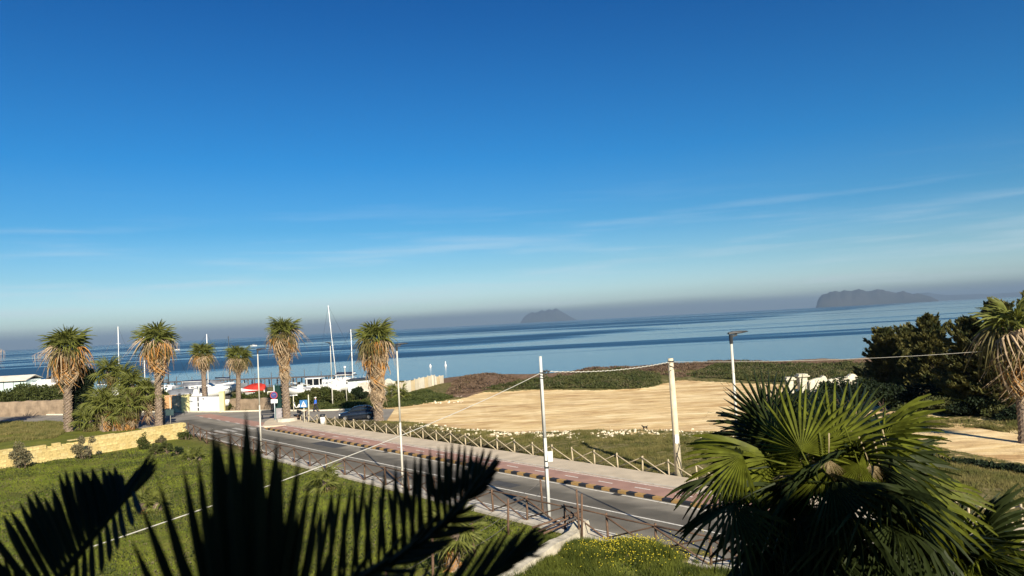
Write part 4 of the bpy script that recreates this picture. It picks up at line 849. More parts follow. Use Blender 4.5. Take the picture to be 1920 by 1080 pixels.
# white retaining wall end beside the flower bank
a = P(1098, 1000); c = Vector((-1.6, 26.0, 0)); d = (c - a); nrm = Vector((-d.y, d.x, 0)).normalized(); mb = MB(); secs = []
for k in range(15):
    u = k / 14; q = a + d * u; top = .62 - .16 * u + .10 * mnoise.noise(Vector((u * 9, 1, 0))) - (.15 if .12 < u < .3 else 0); th = .24 + .05 * mnoise.noise(Vector((u * 7, 4, 0)))
    secs.append([q + nrm * th + Vector((0, 0, -.3)), q + nrm * th * .9 + Vector((0, 0, top)), q - nrm * th * .9 + Vector((0, 0, top + .04)), q - nrm * th + Vector((0, 0, -.3))])
mb.loft(secs); tag(mb.build('white_wall', mat('white_rough_plaster', (0.40, 0.36, 0.28), .95, .35, 2.5, 1, 7), None), 'rough whitewashed low wall end beside the yellow flowers', 'wall')
o = D(1085, 975, 33.0); root = empty('wooden_stake', (o.x, 33.0, 0.3), 'tall leaning brown stake pair behind the white wall end', 'stake')
for k in range(2): MB().cyl((.1 * k, 0, -.3), (-.02 + .22 * k, .05, 1.9 - .2 * k), .05, .045, 7).build('stake', wood_d, root, True)
root = empty('broken_railing', P(1060, 1002), 'broken brown railing pieces leaning over the white wall', 'railing'); zz = P(1060, 1002)
for (x1, y1, h1, x2, y2, h2_) in ((1000, 1000, .7, 1093, 958, .55), (1020, 1002, .5, 1090, 965, .4), (1010, 985, .2, 1085, 980, .9)):
    MB().cyl(P(x1, y1 + 20) + Vector((0, 0, h1)) - zz, P(x2, y2 + 22) + Vector((0, 0, h2_)) - zz, .045, .04, 6).build('rail', wood_d, root, True)

# ------------------------------------------------------------------ across the side road
earth = mat('earth_wall', (0.235, 0.175, 0.12), .95, .3, 1.2, 1, 4, detail=8)
def rough_wall(name, a, c, h, th, m, label, seed, cat='wall', jag=.12, depth=.12, step=.35):
    mb = MB(); d = c - a; L_ = d.length; n = max(4, int(L_ / step)); nr = Vector((-d.y, d.x, 0)).normalized(); secs = []
    for k in range(n + 1):
        q = a + d * (k / n); t_ = h + jag * mnoise.noise(Vector((k * .31, seed, 0))) * 2; prof = []
        for j, (s_, z) in enumerate([(1, -.2), (1, .35), (1, .7), (.9, 1), (-.9, 1), (-1, .5), (-1, -.2)]):
            off = depth * mnoise.noise(Vector((k * .45, j * 1.7, seed)))
            prof.append(q - nr * (s_ * th / 2 + off) + Vector((0, 0, z * t_)))
        secs.append(prof)
    return tag(mb.loft(secs).build(name, m, None), label, cat)
rough_wall('earth_wall', D(-240, 790, 111).xy.to_3d(), P(135, 777) + Vector((0, .6, 0)), 2.1, .6, earth, 'brown rubble wall along the far side of the side road at the left', 3)
rough_wall('earth_wall', P(430, 771) + Vector((0, .8, 0)), P(512, 770) + Vector((0, .8, 0)), 1.5, .6, earth, 'brown rubble wall with bushes right of the white gate', 5)
rubble = mat('rubble_stone', (0.62, 0.52, 0.36), .95, .3, 2.2, 1, 3, col2=(0.34, 0.26, 0.16))
rough_wall('rubble_wall', P(321, 774) + Vector((0, .6, 0)), P(342, 773) + Vector((0, .6, 0)), 2.2, .5, rubble, 'short cream rubble wall left of the yellow gate pillar', 7)
ypl = mat('yellow_plaster', (0.72, 0.64, 0.30), .9, .1, 2, .3)
for k, (x0, x1, h) in enumerate([(342, 352, 2.25), (412.5, 419, 2.6)]):
    p0 = P(x0, 773) + Vector((0, .3, 0)); p1 = P(x1, 773) + Vector((0, .3, 0)); w = (p1 - p0).length; c = (p0 + p1) / 2
    tag(MB().box((c.x, c.y, h / 2), (w, .5, h)).box((c.x, c.y, h + .05), (w + .1, .6, .1)).build('gate_pillar', ypl), ['wide yellow pillar left of the white gate', 'narrow yellow pillar right of the white gate'][k], 'gate pillar')
g0 = P(353.5, 772.5) + Vector((0, .3, 0)); g1 = P(412, 772.5) + Vector((0, .3, 0)); gd = (g1 - g0); gl = gd.length; gd.normalize(); ga = math.atan2(gd.y, gd.x)
root = empty('boatyard_gate', g0, 'wide white metal boatyard gate with a narrow dark slit', 'gate', rz=ga); whm = mat('white_metal', (0.66, 0.68, 0.70), .5, .12, 1.5, .2, 6)
cuts = [(0, .235), (.235, .27), (.315, .345), (.345, .6), (.6, .78), (.78, 1.0)]
for k, (u, v_) in enumerate(cuts):
    mb = MB(); mb.box(((u + v_) / 2 * gl, 0, 1.05), ((v_ - u) * gl - .05, .05, 1.9)); nb_ = int((v_ - u) * gl / .22)
    for j in range(nb_): mb.box((u * gl + .05 + (j + .5) * (v_ - u) * gl / max(nb_, 1), -.035, 1.05), (.03, .02, 1.86))
    mb.build('panel', whm, root)
for z in (.12, 2.03): MB().box((gl * .5, .03, z), (gl, .04, .06)).build('rail', mat('gate_dark', (.05, .05, .05), .6), root)
MB().box((.293 * gl, .02, 1.05), (.045 * gl, .05, 1.8)).build('dark_slit', MATS['gate_dark'], root)
for z in (.6, 1.3): MB().box((.293 * gl, -.02, z), (.05 * gl, .04, .14)).build('latch', whm, root)
MB().box((.47 * gl, -.05, 1.72), (.24, .02, .2)).build('sign_plate', mat('sign_grey', (.2, .2, .22), .6), root)

# tourist sign, black sign
def post(root, h, m=galv, r_=.035, x=0, y=0): return MB().cyl((x, y, 0), (x, y, h), r_, r_, 8).build('post', m, root, True)
p = P(320, 795); root = empty('road_sign', p, 'brown wooden board above a dark green board on a grey post by the palm', 'sign')
post(root, 3.1); MB().box((-.45, .06, 2.25 + .2), (1.2, .05, 1.25)).build('board', mat('orange_board', (0.40, 0.23, 0.11), .8, .3, 6), root)
MB().box((-.05, -.05, 1.35), (.95, .05, .7)).build('board', mat('green_board', (0.03, 0.055, 0.06), .6, .3, 3), root)
p = P(260, 793); root = empty('road_sign', p, 'small black square sign on a dark post beside the green palm clump', 'sign')
post(root, 2.2, dark); MB().box((0, -.05, 1.8), (.52, .08, .75)).build('board', dark, root); MB().box((0, .01, 1.35), (.1, .05, .4)).build('bracket', dark, root)
# panel left of the pillar (tan)
p = P(309, 773) + Vector((0, 1.2, 0))
tag(MB().box((p.x, p.y, 1.35), (2.2, .2, 1.7)).box((p.x - 1.05, p.y - .11, 1.35), (.08, .05, 1.7)).box((p.x + 1.05, p.y - .11, 1.35), (.08, .05, 1.7)).box((p.x, p.y, .3), (1.9, .3, .6)).build('tan_panel', mat('tan_board', (.45, .28, .16), .85, .3, 3)), 'tan board wall between the palm trunk and the rubble wall', 'panel')

# no-parking sign, totem, poles, pedestrian sign
wht = mat('white_paint', (0.72, 0.72, 0.72), .5, .05, 3); blu = mat('sign_blue', (0.04, 0.15, 0.34), .4, .05, 3); redp = mat('sign_red', (0.36, 0.05, 0.06), .4, .05, 3); blk_ = mat('sign_black', (0.01, 0.01, 0.012), .5, .05, 3)
p = P(516, 791); hz_ = D(515, 741, p.y).z; root = empty('road_sign', p, 'round no stopping sign with a white plate below, left of the dark green totem', 'sign')
post(root, hz_ + 1.1, galvb, .05)
MB().cyl((-.02, -.06, hz_), (-.02, -.08, hz_), .42, .42, 24).build('sign_disc', redp, root); MB().cyl((-.02, -.08, hz_), (-.02, -.09, hz_), .34, .34, 24).build('sign_face', mat('sign_navy', (0.04, 0.06, 0.20), .5), root)
MB().bar((-.3, -.1, hz_ + .24), (.2, -.1, hz_ - .24), .07, .012).build('sign_bar', redp, root)
MB().bar((-.14, -.105, hz_ + .02), (.2, -.105, hz_ + .12), .12, .012).build('sign_bar', wht, root)
MB().box((0, -.07, hz_ - .66), (.74, .03, .42)).build('sign_plate', wht, root)
p = P(523, 790) + Vector((0, .5, 0)); root = empty('info_totem', p, 'tall dark green advertising totem beside the corner palm', 'totem', rz=R(-12))
grn = mat('totem_green', (0.012, 0.035, 0.03), .35, .2, 2, spec=.5)
MB().box((0, 0, 2.0), (.95, .16, 3.9)).build('panel', grn, root)
for x_ in (-.5, .5): MB().box((x_, -.01, 2.0), (.07, .22, 4.0)).build('frame', mat('totem_frame', (0.03, 0.10, 0.08), .4), root)
MB().box((0, -.01, 4.03), (1.07, .24, .07)).build('cap', mat('totem_frame', (0.03, 0.10, 0.08)), root)
MB().box((-.05, -.085, .85), (.8, .012, 1.15)).build('poster', mat('grey_poster', (.30, .28, .29), .6, .25, 1.6), root)
MB().cyl((0, 0, 4.05), (0, 0, 4.35), .05, .05, 6).build('finial', galvb, root)
p = P(532, 791.5); root = empty('metal_pole', p, 'grey metal pole standing right of the totem', 'pole'); post(root, D(530, 733, p.y).z, galvb, .05); MB().box((.3, -.05, 2.55), (.5, .04, .16)).build('street_name_plate', wht, root)
p = P(571, 795); hz_ = D(569, 757, p.y).z; root = empty('road_sign', p, 'square blue pedestrian crossing sign with a white triangle', 'sign')
post(root, hz_ + .3, mat('cream_post', (.6, .56, .42), .7), .045); MB().box((0, -.06, hz_), (.82, .03, .8)).build('sign_plate', blu, root)
MB().add([(-.30, -.08, hz_ - .3), (.30, -.08, hz_ - .3), (0, -.08, hz_ + .3)], [(0, 1, 2)]).build('triangle', wht, root)
mb = MB().ball((.01, -.09, hz_ + .1), .045, 8, 5, (1, .2, 1)); mb.bar((0, -.09, hz_ + .05), (0, -.09, hz_ - .1), .07, .01).bar((0, -.09, hz_ - .1), (-.1, -.09, hz_ - .24), .035, .01).bar((0, -.09, hz_ - .1), (.1, -.09, hz_ - .24), .035, .01).bar((0, -.09, hz_ + .02), (.11, -.09, hz_ - .04), .03, .01).bar((0, -.09, hz_ + .02), (-.1, -.09, hz_ - .05), .03, .01)
mb.build('walking_figure', blk_, root)['kind'] = 'stuff'
MB().box((-.16, .04, hz_ + .02), (.5, .03, .7), M=Matrix.Rotation(.1, 3, 'Z')).build('rear_plate', mat('sign_back', (.10, .22, .34), .6), root)
for k, (px, py, ty, lb) in enumerate([(580, 790, 740, 'bare pale post right of the blue crossing sign'), (551, 772, 741, 'slim pole with a small cross plate behind the corner palm'), (503, 765, 734, 'white post frame left of the no stopping sign')]):
    p = P(px, py); root = empty('metal_pole', p, lb, 'pole'); h = D(px, ty, p.y).z; post(root, h, MATS['cream_post'], .055)
    if k == 1: MB().box((0, -.05, h), (1.1, .05, .12)).build('cross_plate', wht, root)
    if k == 2: MB().bar((0, 0, h - .05), (.9, 0, h - .05), .08).build('cross_bar', wht, root); MB().cyl((.9, 0, 0), (.9, 0, h), .05, .05, 6).build('post', wht, root)
# bench things
def bench(p, rz, label):
    root = empty('park_bench', p, label, 'bench', rz=rz)
    MB().box((0, 0, .45), (1.7, .45, .06)).build('seat', dark, root); MB().box((0, .22, .78), (1.7, .05, .36)).build('backrest', dark, root)
    for x_ in (-.7, .7): MB().box((x_, 0, .21), (.06, .42, .42)).build('leg', dark, root)
bench(P(507, 786) + Vector((-.2, 0, .1)), .1, 'dark bench at the road corner left of the totem'); bench(P(552, 788) + Vector((.3, .2, .1)), -1.0, 'dark bench right of the palm planter')
p = P(573, 789); root = empty('barrier', p, 'dark leaning barrier bar behind the blue crossing sign', 'barrier')
MB().cyl((0, 0, 0), (0, 0, 1.1), .06, .06, 6).build('post', wood_d, root); MB().bar((-.9, 0, .6), (.7, .1, 1.35), .16, .1).build('arm', wood_d, root); MB().bar((-2.2, -.6, .5), (-.3, -.4, .5), .2, .1).build('low_bar', wood_d, root)
# litter bin
p = TN(-74.6, 35.5, .16); p = P(605.5, 798); root = empty('litter_bin', p, 'pale litter bin with a dark lid by the weathered fence', 'litter bin')
MB().cyl((0, 0, .15), (0, 0, .95), .25, .28, 14).build('body', mat('bin_white', (.6, .6, .58), .5), root, True); MB().cyl((0, 0, .93), (0, 0, 1.18), .31, .26, 14).build('lid', dark, root, True); MB().cyl((0, 0, 0), (0, 0, .2), .05, .05, 6).build('foot', dark, root)

# ------------------------------------------------------------------ parked car
def car(p, rz, label):
    """black hatchback, nose towards local -X"""
    root = empty('parked_car', p, label, 'car', rz=rz); pt = mat('black_car_paint', (0.007, 0.011, 0.02), .18, .1, 2, spec=.6, coat=.6); gl_ = mat('car_glass', (0.012, 0.016, 0.022), .05, .1, 1, spec=.8)
    xs = [(-2.02, .42, .62, .60), (-1.95, .28, .76, .74), (-1.6, .2, .84, .80), (-1.1, .18, .92, .85), (-.6, .18, .98, .86), (0, .18, .98, .87), (.8, .18, 1.0, .87), (1.5, .2, 1.02, .86), (1.85, .26, 1.0, .82), (1.98, .4, .9, .74)]
    secs = []
    for x_, z0, z1, w in xs:
        m_ = (z0 + z1) / 2; secs.append([Vector((x_, -w * .93, z0)), Vector((x_, -w, z0 + .12)), Vector((x_, -w * 1.0, m_ + .05)), Vector((x_, -w * .95, z1 - .06)), Vector((x_, -w * .8, z1)), Vector((x_, 0, z1 + .03)), Vector((x_, w * .8, z1)), Vector((x_, w * .95, z1 - .06)), Vector((x_, w, m_ + .05)), Vector((x_, w, z0 + .12)), Vector((x_, w * .93, z0))])
    MB().loft(secs).build('body', pt, root, True)
    cab = []
    for x_, z_, w in [(-1.0, .93, .74), (-.72, 1.14, .70), (-.3, 1.38, .63), (.2, 1.47, .62), (.9, 1.46, .61), (1.35, 1.38, .60), (1.7, 1.12, .66), (1.86, .98, .7)]:
        cab.append([Vector((x_, -w - .06, .93)), Vector((x_, -w, (z_ + .93) / 2)), Vector((x_, -w * .9, z_)), Vector((x_, 0, z_ + .03)), Vector((x_, w * .9, z_)), Vector((x_, w, (z_ + .93) / 2)), Vector((x_, w + .06, .93))])
    MB().loft(cab).build('cabin_glass', gl_, root, True)
    rf = [[Vector((x_, -w, z_)), Vector((x_, 0, z_ + .045)), Vector((x_, w, z_)), Vector((x_, w * .98, z_ - .05)), Vector((x_, -w * .98, z_ - .05))] for x_, z_, w in [(-.36, 1.37, .60), (.2, 1.485, .60), (.9, 1.475, .59), (1.4, 1.38, .57)]]
    MB().loft(rf).build('roof', pt, root, True)
    for s in (-1, 1):
        MB().bar((-1.02, s * .78, .95), (-.36, s * .59, 1.40), .06).build('window_pillar', pt, root); MB().bar((.35, s * .66, .97), (.32, s * .57, 1.47), .07).build('window_pillar', pt, root); MB().bar((1.15, s * .68, .97), (1.2, s * .56, 1.44), .12).build('window_pillar', pt, root)
        MB().ball((-.82, s * .93, 1.0), .1, 8, 5, (.8, 1, .7)).build('wing_mirror', pt, root, True)
        MB().ball((-1.86, s * .62, .68), .16, 10, 6, (.7, 1.1, .55)).build('headlight', mat('headlight_glass', (.7, .7, .68), .15, spec=.8), root, True)
        MB().ball((1.93, s * .66, .85), .12, 8, 5, (.4, 1, 1)).build('tail_light', redp, root, True)
        for x_ in (-1.28, 1.25):
            w_ = MB().cyl((x_, s * .70, .31), (x_, s * .885, .31), .31, .31, 18).build('wheel', mat('tyre', (.012, .012, .012), .8), root, True)
            link('rim', MB().cyl((x_, s * .87, .31), (x_, s * .895, .31), .19, .17, 10).mesh('rim'), mat('alloy', (.35, .35, .36), .3, metal=.8), w_)
    MB().box((-2.03, 0, .42), (.04, .5, .12)).build('number_plate', wht, root); MB().box((-2.0, 0, .56), (.06, .9, .12)).build('grille', blk_, root)
    for z_ in (.62,): 
        for x_ in (-.42, .42, 1.2): MB().box((x_, -.872, .6), (.012, .01, .62)).build('door_gap', blk_, root)
    MB().box((.1, -.885, .82), (.16, .03, .03)).build('door_handle', pt, root); MB().box((.95, -.885, .84), (.16, .03, .03)).build('door_handle', pt, root)
car(P(668, 789) + Vector((0, .9, .02)), R(6), 'dark blue black hatchback parked beside the long skirted palm')
car_p = P(668, 789)

# ------------------------------------------------------------------ person, dog, moped
def skin_body(name, joints, edges, radii, m, parent, lv=2, root_i=0):
    me = bpy.data.meshes.new(name); me.from_pydata(joints, edges, []); o = link(name, me, m, parent)
    md = o.modifiers.new('skin', 'SKIN'); me.skin_vertices[0].data
    for i, sv in enumerate(me.skin_vertices[0].data): sv.radius = radii[i] if isinstance(radii[i], tuple) else (radii[i],) * 2; sv.use_root = (i == root_i)
    ss = o.modifiers.new('sub', 'SUBSURF'); ss.levels = lv; ss.render_levels = lv
    return o
def skin_mesh(name, *a):
    if True:
        me = bpy.data.meshes.new(name); o = bpy.data.objects.new(name, me); return o
ps = P(592, 772); root = empty('person', ps, 'person in a bright blue jacket and pale cap walking on the side road', 'person', rz=R(-60))
skin = mat('skin', (.45, .27, .18), .6)
J = [(0, 0, .93), (0, 0, 1.15), (0, .01, 1.38), (0, .02, 1.50), (0, .03, 1.62), (.0, .04, 1.74),
     (-.10, 0, .88), (-.12, -.16, .50), (-.12, -.06, .09), (-.12, -.20, .05), (.10, 0, .88), (.12, .16, .48), (.12, .34, .13), (.12, .26, .05),
     (-.19, .01, 1.42), (-.26, .10, 1.16), (-.25, -.06, .94), (-.24, -.12, .86), (.19, .01, 1.42), (.26, -.08, 1.17), (.25, -.24, .98), (.24, -.30, .93)]
E_ = [(0, 1), (1, 2), (2, 3), (3, 4), (4, 5), (0, 6), (6, 7), (7, 8), (8, 9), (0, 10), (10, 11), (11, 12), (12, 13), (2, 14), (14, 15), (15, 16), (16, 17), (2, 18), (18, 19), (19, 20), (20, 21)]
RR = [.14, .13, (.15, .12), .06, .085, .08, .095, .065, .045, .035, .095, .065, .045, .035, .065, .05, .035, .03, .065, .05, .035, .03]
if not bpy.data.meshes.get('zz'):
    def mk_skin(name, J, E_, RR, m, parent, lv=1):
        me = bpy.data.meshes.new(name); me.from_pydata(J, E_, []); o = bpy.data.objects.new(name, me); coll.objects.link(o); o.parent = parent; me.materials.append(m)
        md = o.modifiers.new('skin', 'SKIN')
        if not me.skin_vertices:
            bpy.context.view_layer.objects.active = o; bpy.ops.mesh.customdata_skin_add()
        for i, sv in enumerate(me.skin_vertices[0].data):
            q = RR[i]; sv.radius = q if isinstance(q, tuple) else (q, q); sv.use_root = (i == 0)
        ss = o.modifiers.new('sub', 'SUBSURF'); ss.levels = lv; ss.render_levels = lv; return o
mk_skin('body', J, E_, RR, skin, root, 2)
jc = mat('blue_jacket', (.03, .12, .55), .8, .15, 6, .3); tr_ = mat('dark_trousers', (.02, .02, .03), .9)
mk_skin('jacket', [J[0], J[1], J[2], (0, .02, 1.45), J[14], J[15], J[16], J[18], J[19], J[20]], [(0, 1), (1, 2), (2, 3), (2, 4), (4, 5), (5, 6), (2, 7), (7, 8), (8, 9)], [.19, .175, (.2, .16), .09, .09, .075, .06, .09, .075, .06], jc, root, 2)
mk_skin('trousers', [J[0], J[6], J[7], (-.12, -.07, .16), J[10], J[11], (.12, .33, .2)], [(0, 1), (1, 2), (2, 3), (0, 4), (4, 5), (5, 6)], [.155, .115, .085, .07, .115, .085, .07], tr_, root, 2)
MB().ball((0, .03, 1.73), .12, 12, 8, (1, 1.05, .8)).box((0, -.12, 1.70), (.16, .14, .02)).build('cap', mat('pale_cap', (.7, .68, .6), .8), root, True)
MB().ball((0, -.085, 1.655), .02, 6, 4, (.8, 1.4, 1.2)).build('nose', skin, root, True)
for s in (-1, 1): MB().box((s * .12, -.16 if s < 0 else .30, .05), (.10, .27, .09)).build('shoe', blk_, root)
# dog
p = P(1210, 811); p.z = float(land_z(p.x, p.y)) ; root = empty('dog', p, 'small black dog standing at the near edge of the sand', 'dog', rz=R(20)); root.scale = (.62, .62, .62); fur = mat('black_fur', (.008, .007, .008), .9)
J = [(0, 0, .42), (-.22, 0, .45), (-.34, 0, .56), (-.42, 0, .66), (-.55, 0, .63), (.24, 0, .42), (.36, 0, .55), (.40, 0, .66),
     (-.22, -.08, .34), (-.23, -.08, .18), (-.23, -.08, .02), (-.22, .08, .34), (-.20, .08, .18), (-.24, .08, .02), (.26, -.08, .34), (.20, -.08, .24), (.30, -.08, .15), (.27, -.08, .02), (.26, .08, .34), (.22, .08, .24), (.34, .08, .15), (.32, .08, .02)]
mk_skin('body', J, [(0, 1), (1, 2), (2, 3), (3, 4), (0, 5), (5, 6), (6, 7), (1, 8), (8, 9), (9, 10), (1, 11), (11, 12), (12, 13), (5, 14), (14, 15), (15, 16), (16, 17), (5, 18), (18, 19), (19, 20), (20, 21)],
        [.10, .12, .075, .075, .035, .095, .03, .015, .05, .03, .022, .05, .03, .022, .06, .04, .025, .02, .06, .04, .025, .02], fur, root, 1)
for s in (-1, 1): MB().add([(-.40, s * .03, .71), (-.42, s * .08, .70), (-.42, s * .07, .80)], [(0, 1, 2)]).add([(-.39, s * .05, .71), (-.40, s * .03, .71), (-.42, s * .07, .80)], [(0, 1, 2)]).build('ear', fur, root)
# moped parked behind the sign
p = P(559, 768); root = empty('moped', p, 'white parked moped behind the blue crossing sign', 'moped', rz=R(10))
for x_ in (-.62, .62): MB().cyl((x_, -.06, .24), (x_, .06, .24), .24, .24, 16).build('wheel', blk_, root, True)
MB().loft([[Vector((x_, -w, z0)), Vector((x_, w, z0)), Vector((x_, w * .8, z1)), Vector((x_, -w * .8, z1))] for x_, z0, z1, w in ((-.1, .3, .4, .16), (.1, .3, .68, .18), (.5, .34, .76, .17), (.82, .5, .72, .08))]).build('rear_body', wht, root, True)
MB().loft([[Vector((x_, -w, z_)), Vector((x_, w, z_)), Vector((x_ + .1, w, z_)), Vector((x_ + .1, -w, z_))] for x_, z_, w in ((-.35, .3, .2), (-.45, .6, .22), (-.5, .95, .15))]).build('leg_shield', wht, root, True)
MB().box((.35, 0, .8), (.65, .26, .1)).build('seat', blk_, root); MB().box((-.12, 0, .3), (.5, .3, .05)).build('footboard', wht, root)
MB().cyl((-.5, -.3, 1.05), (-.5, .3, 1.05), .02, .02, 6).build('handlebar', blk_, root); MB().cyl((-.62, 0, .24), (-.47, 0, 1.05), .035, .035, 6).build('fork', blk_, root); MB().ball((-.57, 0, .98), .08, 8, 5).build('headlight', wht, root, True)

# ------------------------------------------------------------------ pier
pier_m = mat('pier_wood', (0.10, 0.085, 0.08), .9, .3, 2); A = D(225, 724, 166); A.z = 0; B = D(665, 704, 153); B.z = 0
root = empty('pier', A, 'long dark timber pier on many piles running across the water behind the boats', 'pier'); d = B - A; Lp = d.length; d.normalize(); pn = Vector((-d.y, d.x, 0)); dz = .75; pang = math.atan2(d.y, d.x)
MB().box(d * Lp / 2 + Vector((0, 0, dz)), (Lp, 2.2, .16), pang).build('deck', pier_m, root)
pile = MB().cyl((0, 0, -3.4), (0, 0, 0), .14, .12, 6).mesh('pile'); rp = MB().cyl((0, 0, 0), (0, 0, 1.25), .07, .06, 5).mesh('railing_post')
n = int(Lp / 1.9)
for i in range(n):
    for s in (-1, 1):
        link('pile', pile, pier_m, root, d * (i * 1.9 + rnd.uniform(-.3, .3)) + pn * s * .9 + Vector((0, 0, dz)), (rnd.uniform(-.04, .04), rnd.uniform(-.04, .04), 0))
    if i % 2 == 0: link('railing_post', rp, pier_m, root, d * (i * 1.9) - pn * .95 + Vector((0, 0, dz)), (rnd.uniform(-.06, .06), 0, 0), (1, 1, rnd.uniform(.7, 1.3)))
for s, z in ((-1, -.9), (1, -1.2)): MB().bar(pn * s * .9 + Vector((0, 0, z + .2)), d * Lp + pn * s * .9 + Vector((0, 0, z + .2)), .09).build('cross_beam', pier_m, root)
for i in range(0, n - 1, 2): MB().bar(d * (i * 1.9) - pn * .9 + Vector((0, 0, -1.3)), d * ((i + 1) * 1.9) - pn * .9 + Vector((0, 0, .6)), .07).build('brace', pier_m, root)

# ------------------------------------------------------------------ boats on the hard and out at sea
hullw = mat('white_gelcoat', (0.62, 0.62, 0.60), .35, .08, 1, spec=.4); hulld = mat('dark_antifoul', (0.04, 0.055, 0.09), .7, .3, 1.5); navy = mat('navy_canvas', (0.015, 0.022, 0.05), .9, .3, 2)
greyc = mat('grey_tarpaulin', (0.16, 0.17, 0.19), .9, .35, 1.5, .6, 4); blt = mat('turquoise_tarpaulin', (0.06, 0.24, 0.34), .8, .25, 2, .6, 4); redt = mat('red_tarpaulin', (0.40, 0.03, 0.02), .7, .25, 2, .5, 4); winm = mat('dark_window', (.01, .012, .016), .1, spec=.8); alu = mat('mast_white', (0.78, 0.78, 0.76), .4, .05)
def hull_secs(Ln, B, H, keel=.35, flare=1.0, bow=.35):
    secs = []; top = []
    for k in range(11):
        u = k / 10; x_ = -Ln / 2 + Ln * u; w = B / 2 * (1 - max(0, (u - .45) / .55) ** 2.2) * (.86 + .14 * min(1, u * 4)); w = max(w, .015); sh = H + bow * u * u; kz = keel * (max(0, (u - .6) / .4) ** 2) * 1.4
        secs.append([Vector((x_ + .25 * u * u, -w, sh)), Vector((x_ + .15 * u * u, -w * .92, sh * .6 + kz * .3)), Vector((x_, -w * .62, sh * .22 + kz * .7)), Vector((x_, 0, kz)), Vector((x_, w * .62, sh * .22 + kz * .7)), Vector((x_ + .15 * u * u, w * .92, sh * .6 + kz * .3)), Vector((x_ + .25 * u * u, w, sh))])
    return secs
def hull(root, Ln, B, H, m=hullw, z0=.0, keel=.35, bow=.35, boot=None):
    mb = MB().loft(hull_secs(Ln, B, H, keel, bow=bow)); mb.v = [(x_, y, z + z0) for x_, y, z in mb.v]; h = mb.build('hull', m, root, True)
    if boot:
        mb = MB().loft([[Vector((p_.x, p_.y * 1.02, min(p_.z, H * .42) + z0 - .01)) for p_ in q] for q in hull_secs(Ln * 1.002, B * 1.01, H, keel, bow=bow)]); mb.build('bottom_paint', boot, root, True)
    return h
def cradle(root, Ln, B, z0):
    for x_ in (-Ln * .25, Ln * .2):
        for s in (-1, 1): MB().bar((x_, s * B * .5, 0), (x_, s * B * .25, z0 + .3), .08).build('cradle_leg', dark, root)
def cabin(root, x0, x1, w, z, h, m=hullw, win=True, name='cabin'):
    mb = MB().loft([[Vector((x_, -w, z)), Vector((x_, -w * .85, z + hh_)), Vector((x_, w * .85, z + hh_)), Vector((x_, w, z))] for x_, hh_ in ((x0, h), (x0 + (x1 - x0) * .6, h), (x1, .08))]); mb.build(name, m, root)
    if win:
        for s in (-1, 1):
            for k in range(3): MB().box((x0 + (x1 - x0) * (.12 + .19 * k), s * w * .945, z + h * .55), ((x1 - x0) * .13, .05, h * .38)).build('window', winm, root)
def sailboat(p, rz, Ln, mast_h, label, m=hullw, cover=None, z0=1.3, lean=0.0, mastm=None, group='sailing boats in the boat yard'):
    root = empty('sailing_boat', p, label, 'sailing boat', group, rz=rz); B = Ln * .3; H = 1.15
    hull(root, Ln, B, H, m, z0, .3, boot=hulld); cabin(root, -Ln * .2, Ln * .25, B * .28, z0 + H - .02, .42)
    MB().loft([[Vector((x_ - .4, -.06, z0 - 1.0)), Vector((x_ + .1, -.06, z0 + .25)), Vector((x_ + .1, .06, z0 + .25)), Vector((x_ - .4, .06, z0 - 1.0))] for x_ in (-.6, .8)]).build('keel', hulld, root); cradle(root, Ln, B, z0)
    mt = Vector((Ln * .08 + lean * mast_h * .0, 0, z0 + H + .3)); tp = mt + Vector((math.sin(lean) * mast_h, 0, mast_h * math.cos(lean)))
    MB().cyl(mt, tp, .085, .05, 8).build('mast', mastm or alu, root, True)
    for u in (.45, .72): q = mt.lerp(tp, u); MB().bar(q - Vector((0, .55, 0)), q + Vector((0, .55, 0)), .035).build('spreader', alu, root)
    MB().cyl(mt + Vector((0, 0, .7)), mt + Vector((-Ln * .4, 0, .75)), .06, .06, 8).build('boom', alu, root, True)
    MB().cyl(mt + Vector((-.1, 0, .82)), mt + Vector((-Ln * .39, 0, .86)), .15, .09, 8).build('sail_cover', cover or navy, root, True)
    for a_ in ((Ln * .5, 0), (-Ln * .5, 0)): MB().tube([Vector((a_[0], 0, z0 + H + .1)), tp], .014, 4).build('stay', dark, root)
    for s in (-1, 1): MB().tube([Vector((0, s * B * .48, z0 + H)), mt.lerp(tp, .72)], .012, 4).build('shroud', dark, root)
    for k in range(5):
        for s in (-1, 1): x_ = -Ln * .45 + Ln * .2 * k; MB().cyl((x_, s * B * .4 * (1 - max(0, k - 2) * .22), z0 + H), (x_, s * B * .4 * (1 - max(0, k - 2) * .22), z0 + H + .5), .02, .02, 4).build('stanchion', alu, root)
    return root
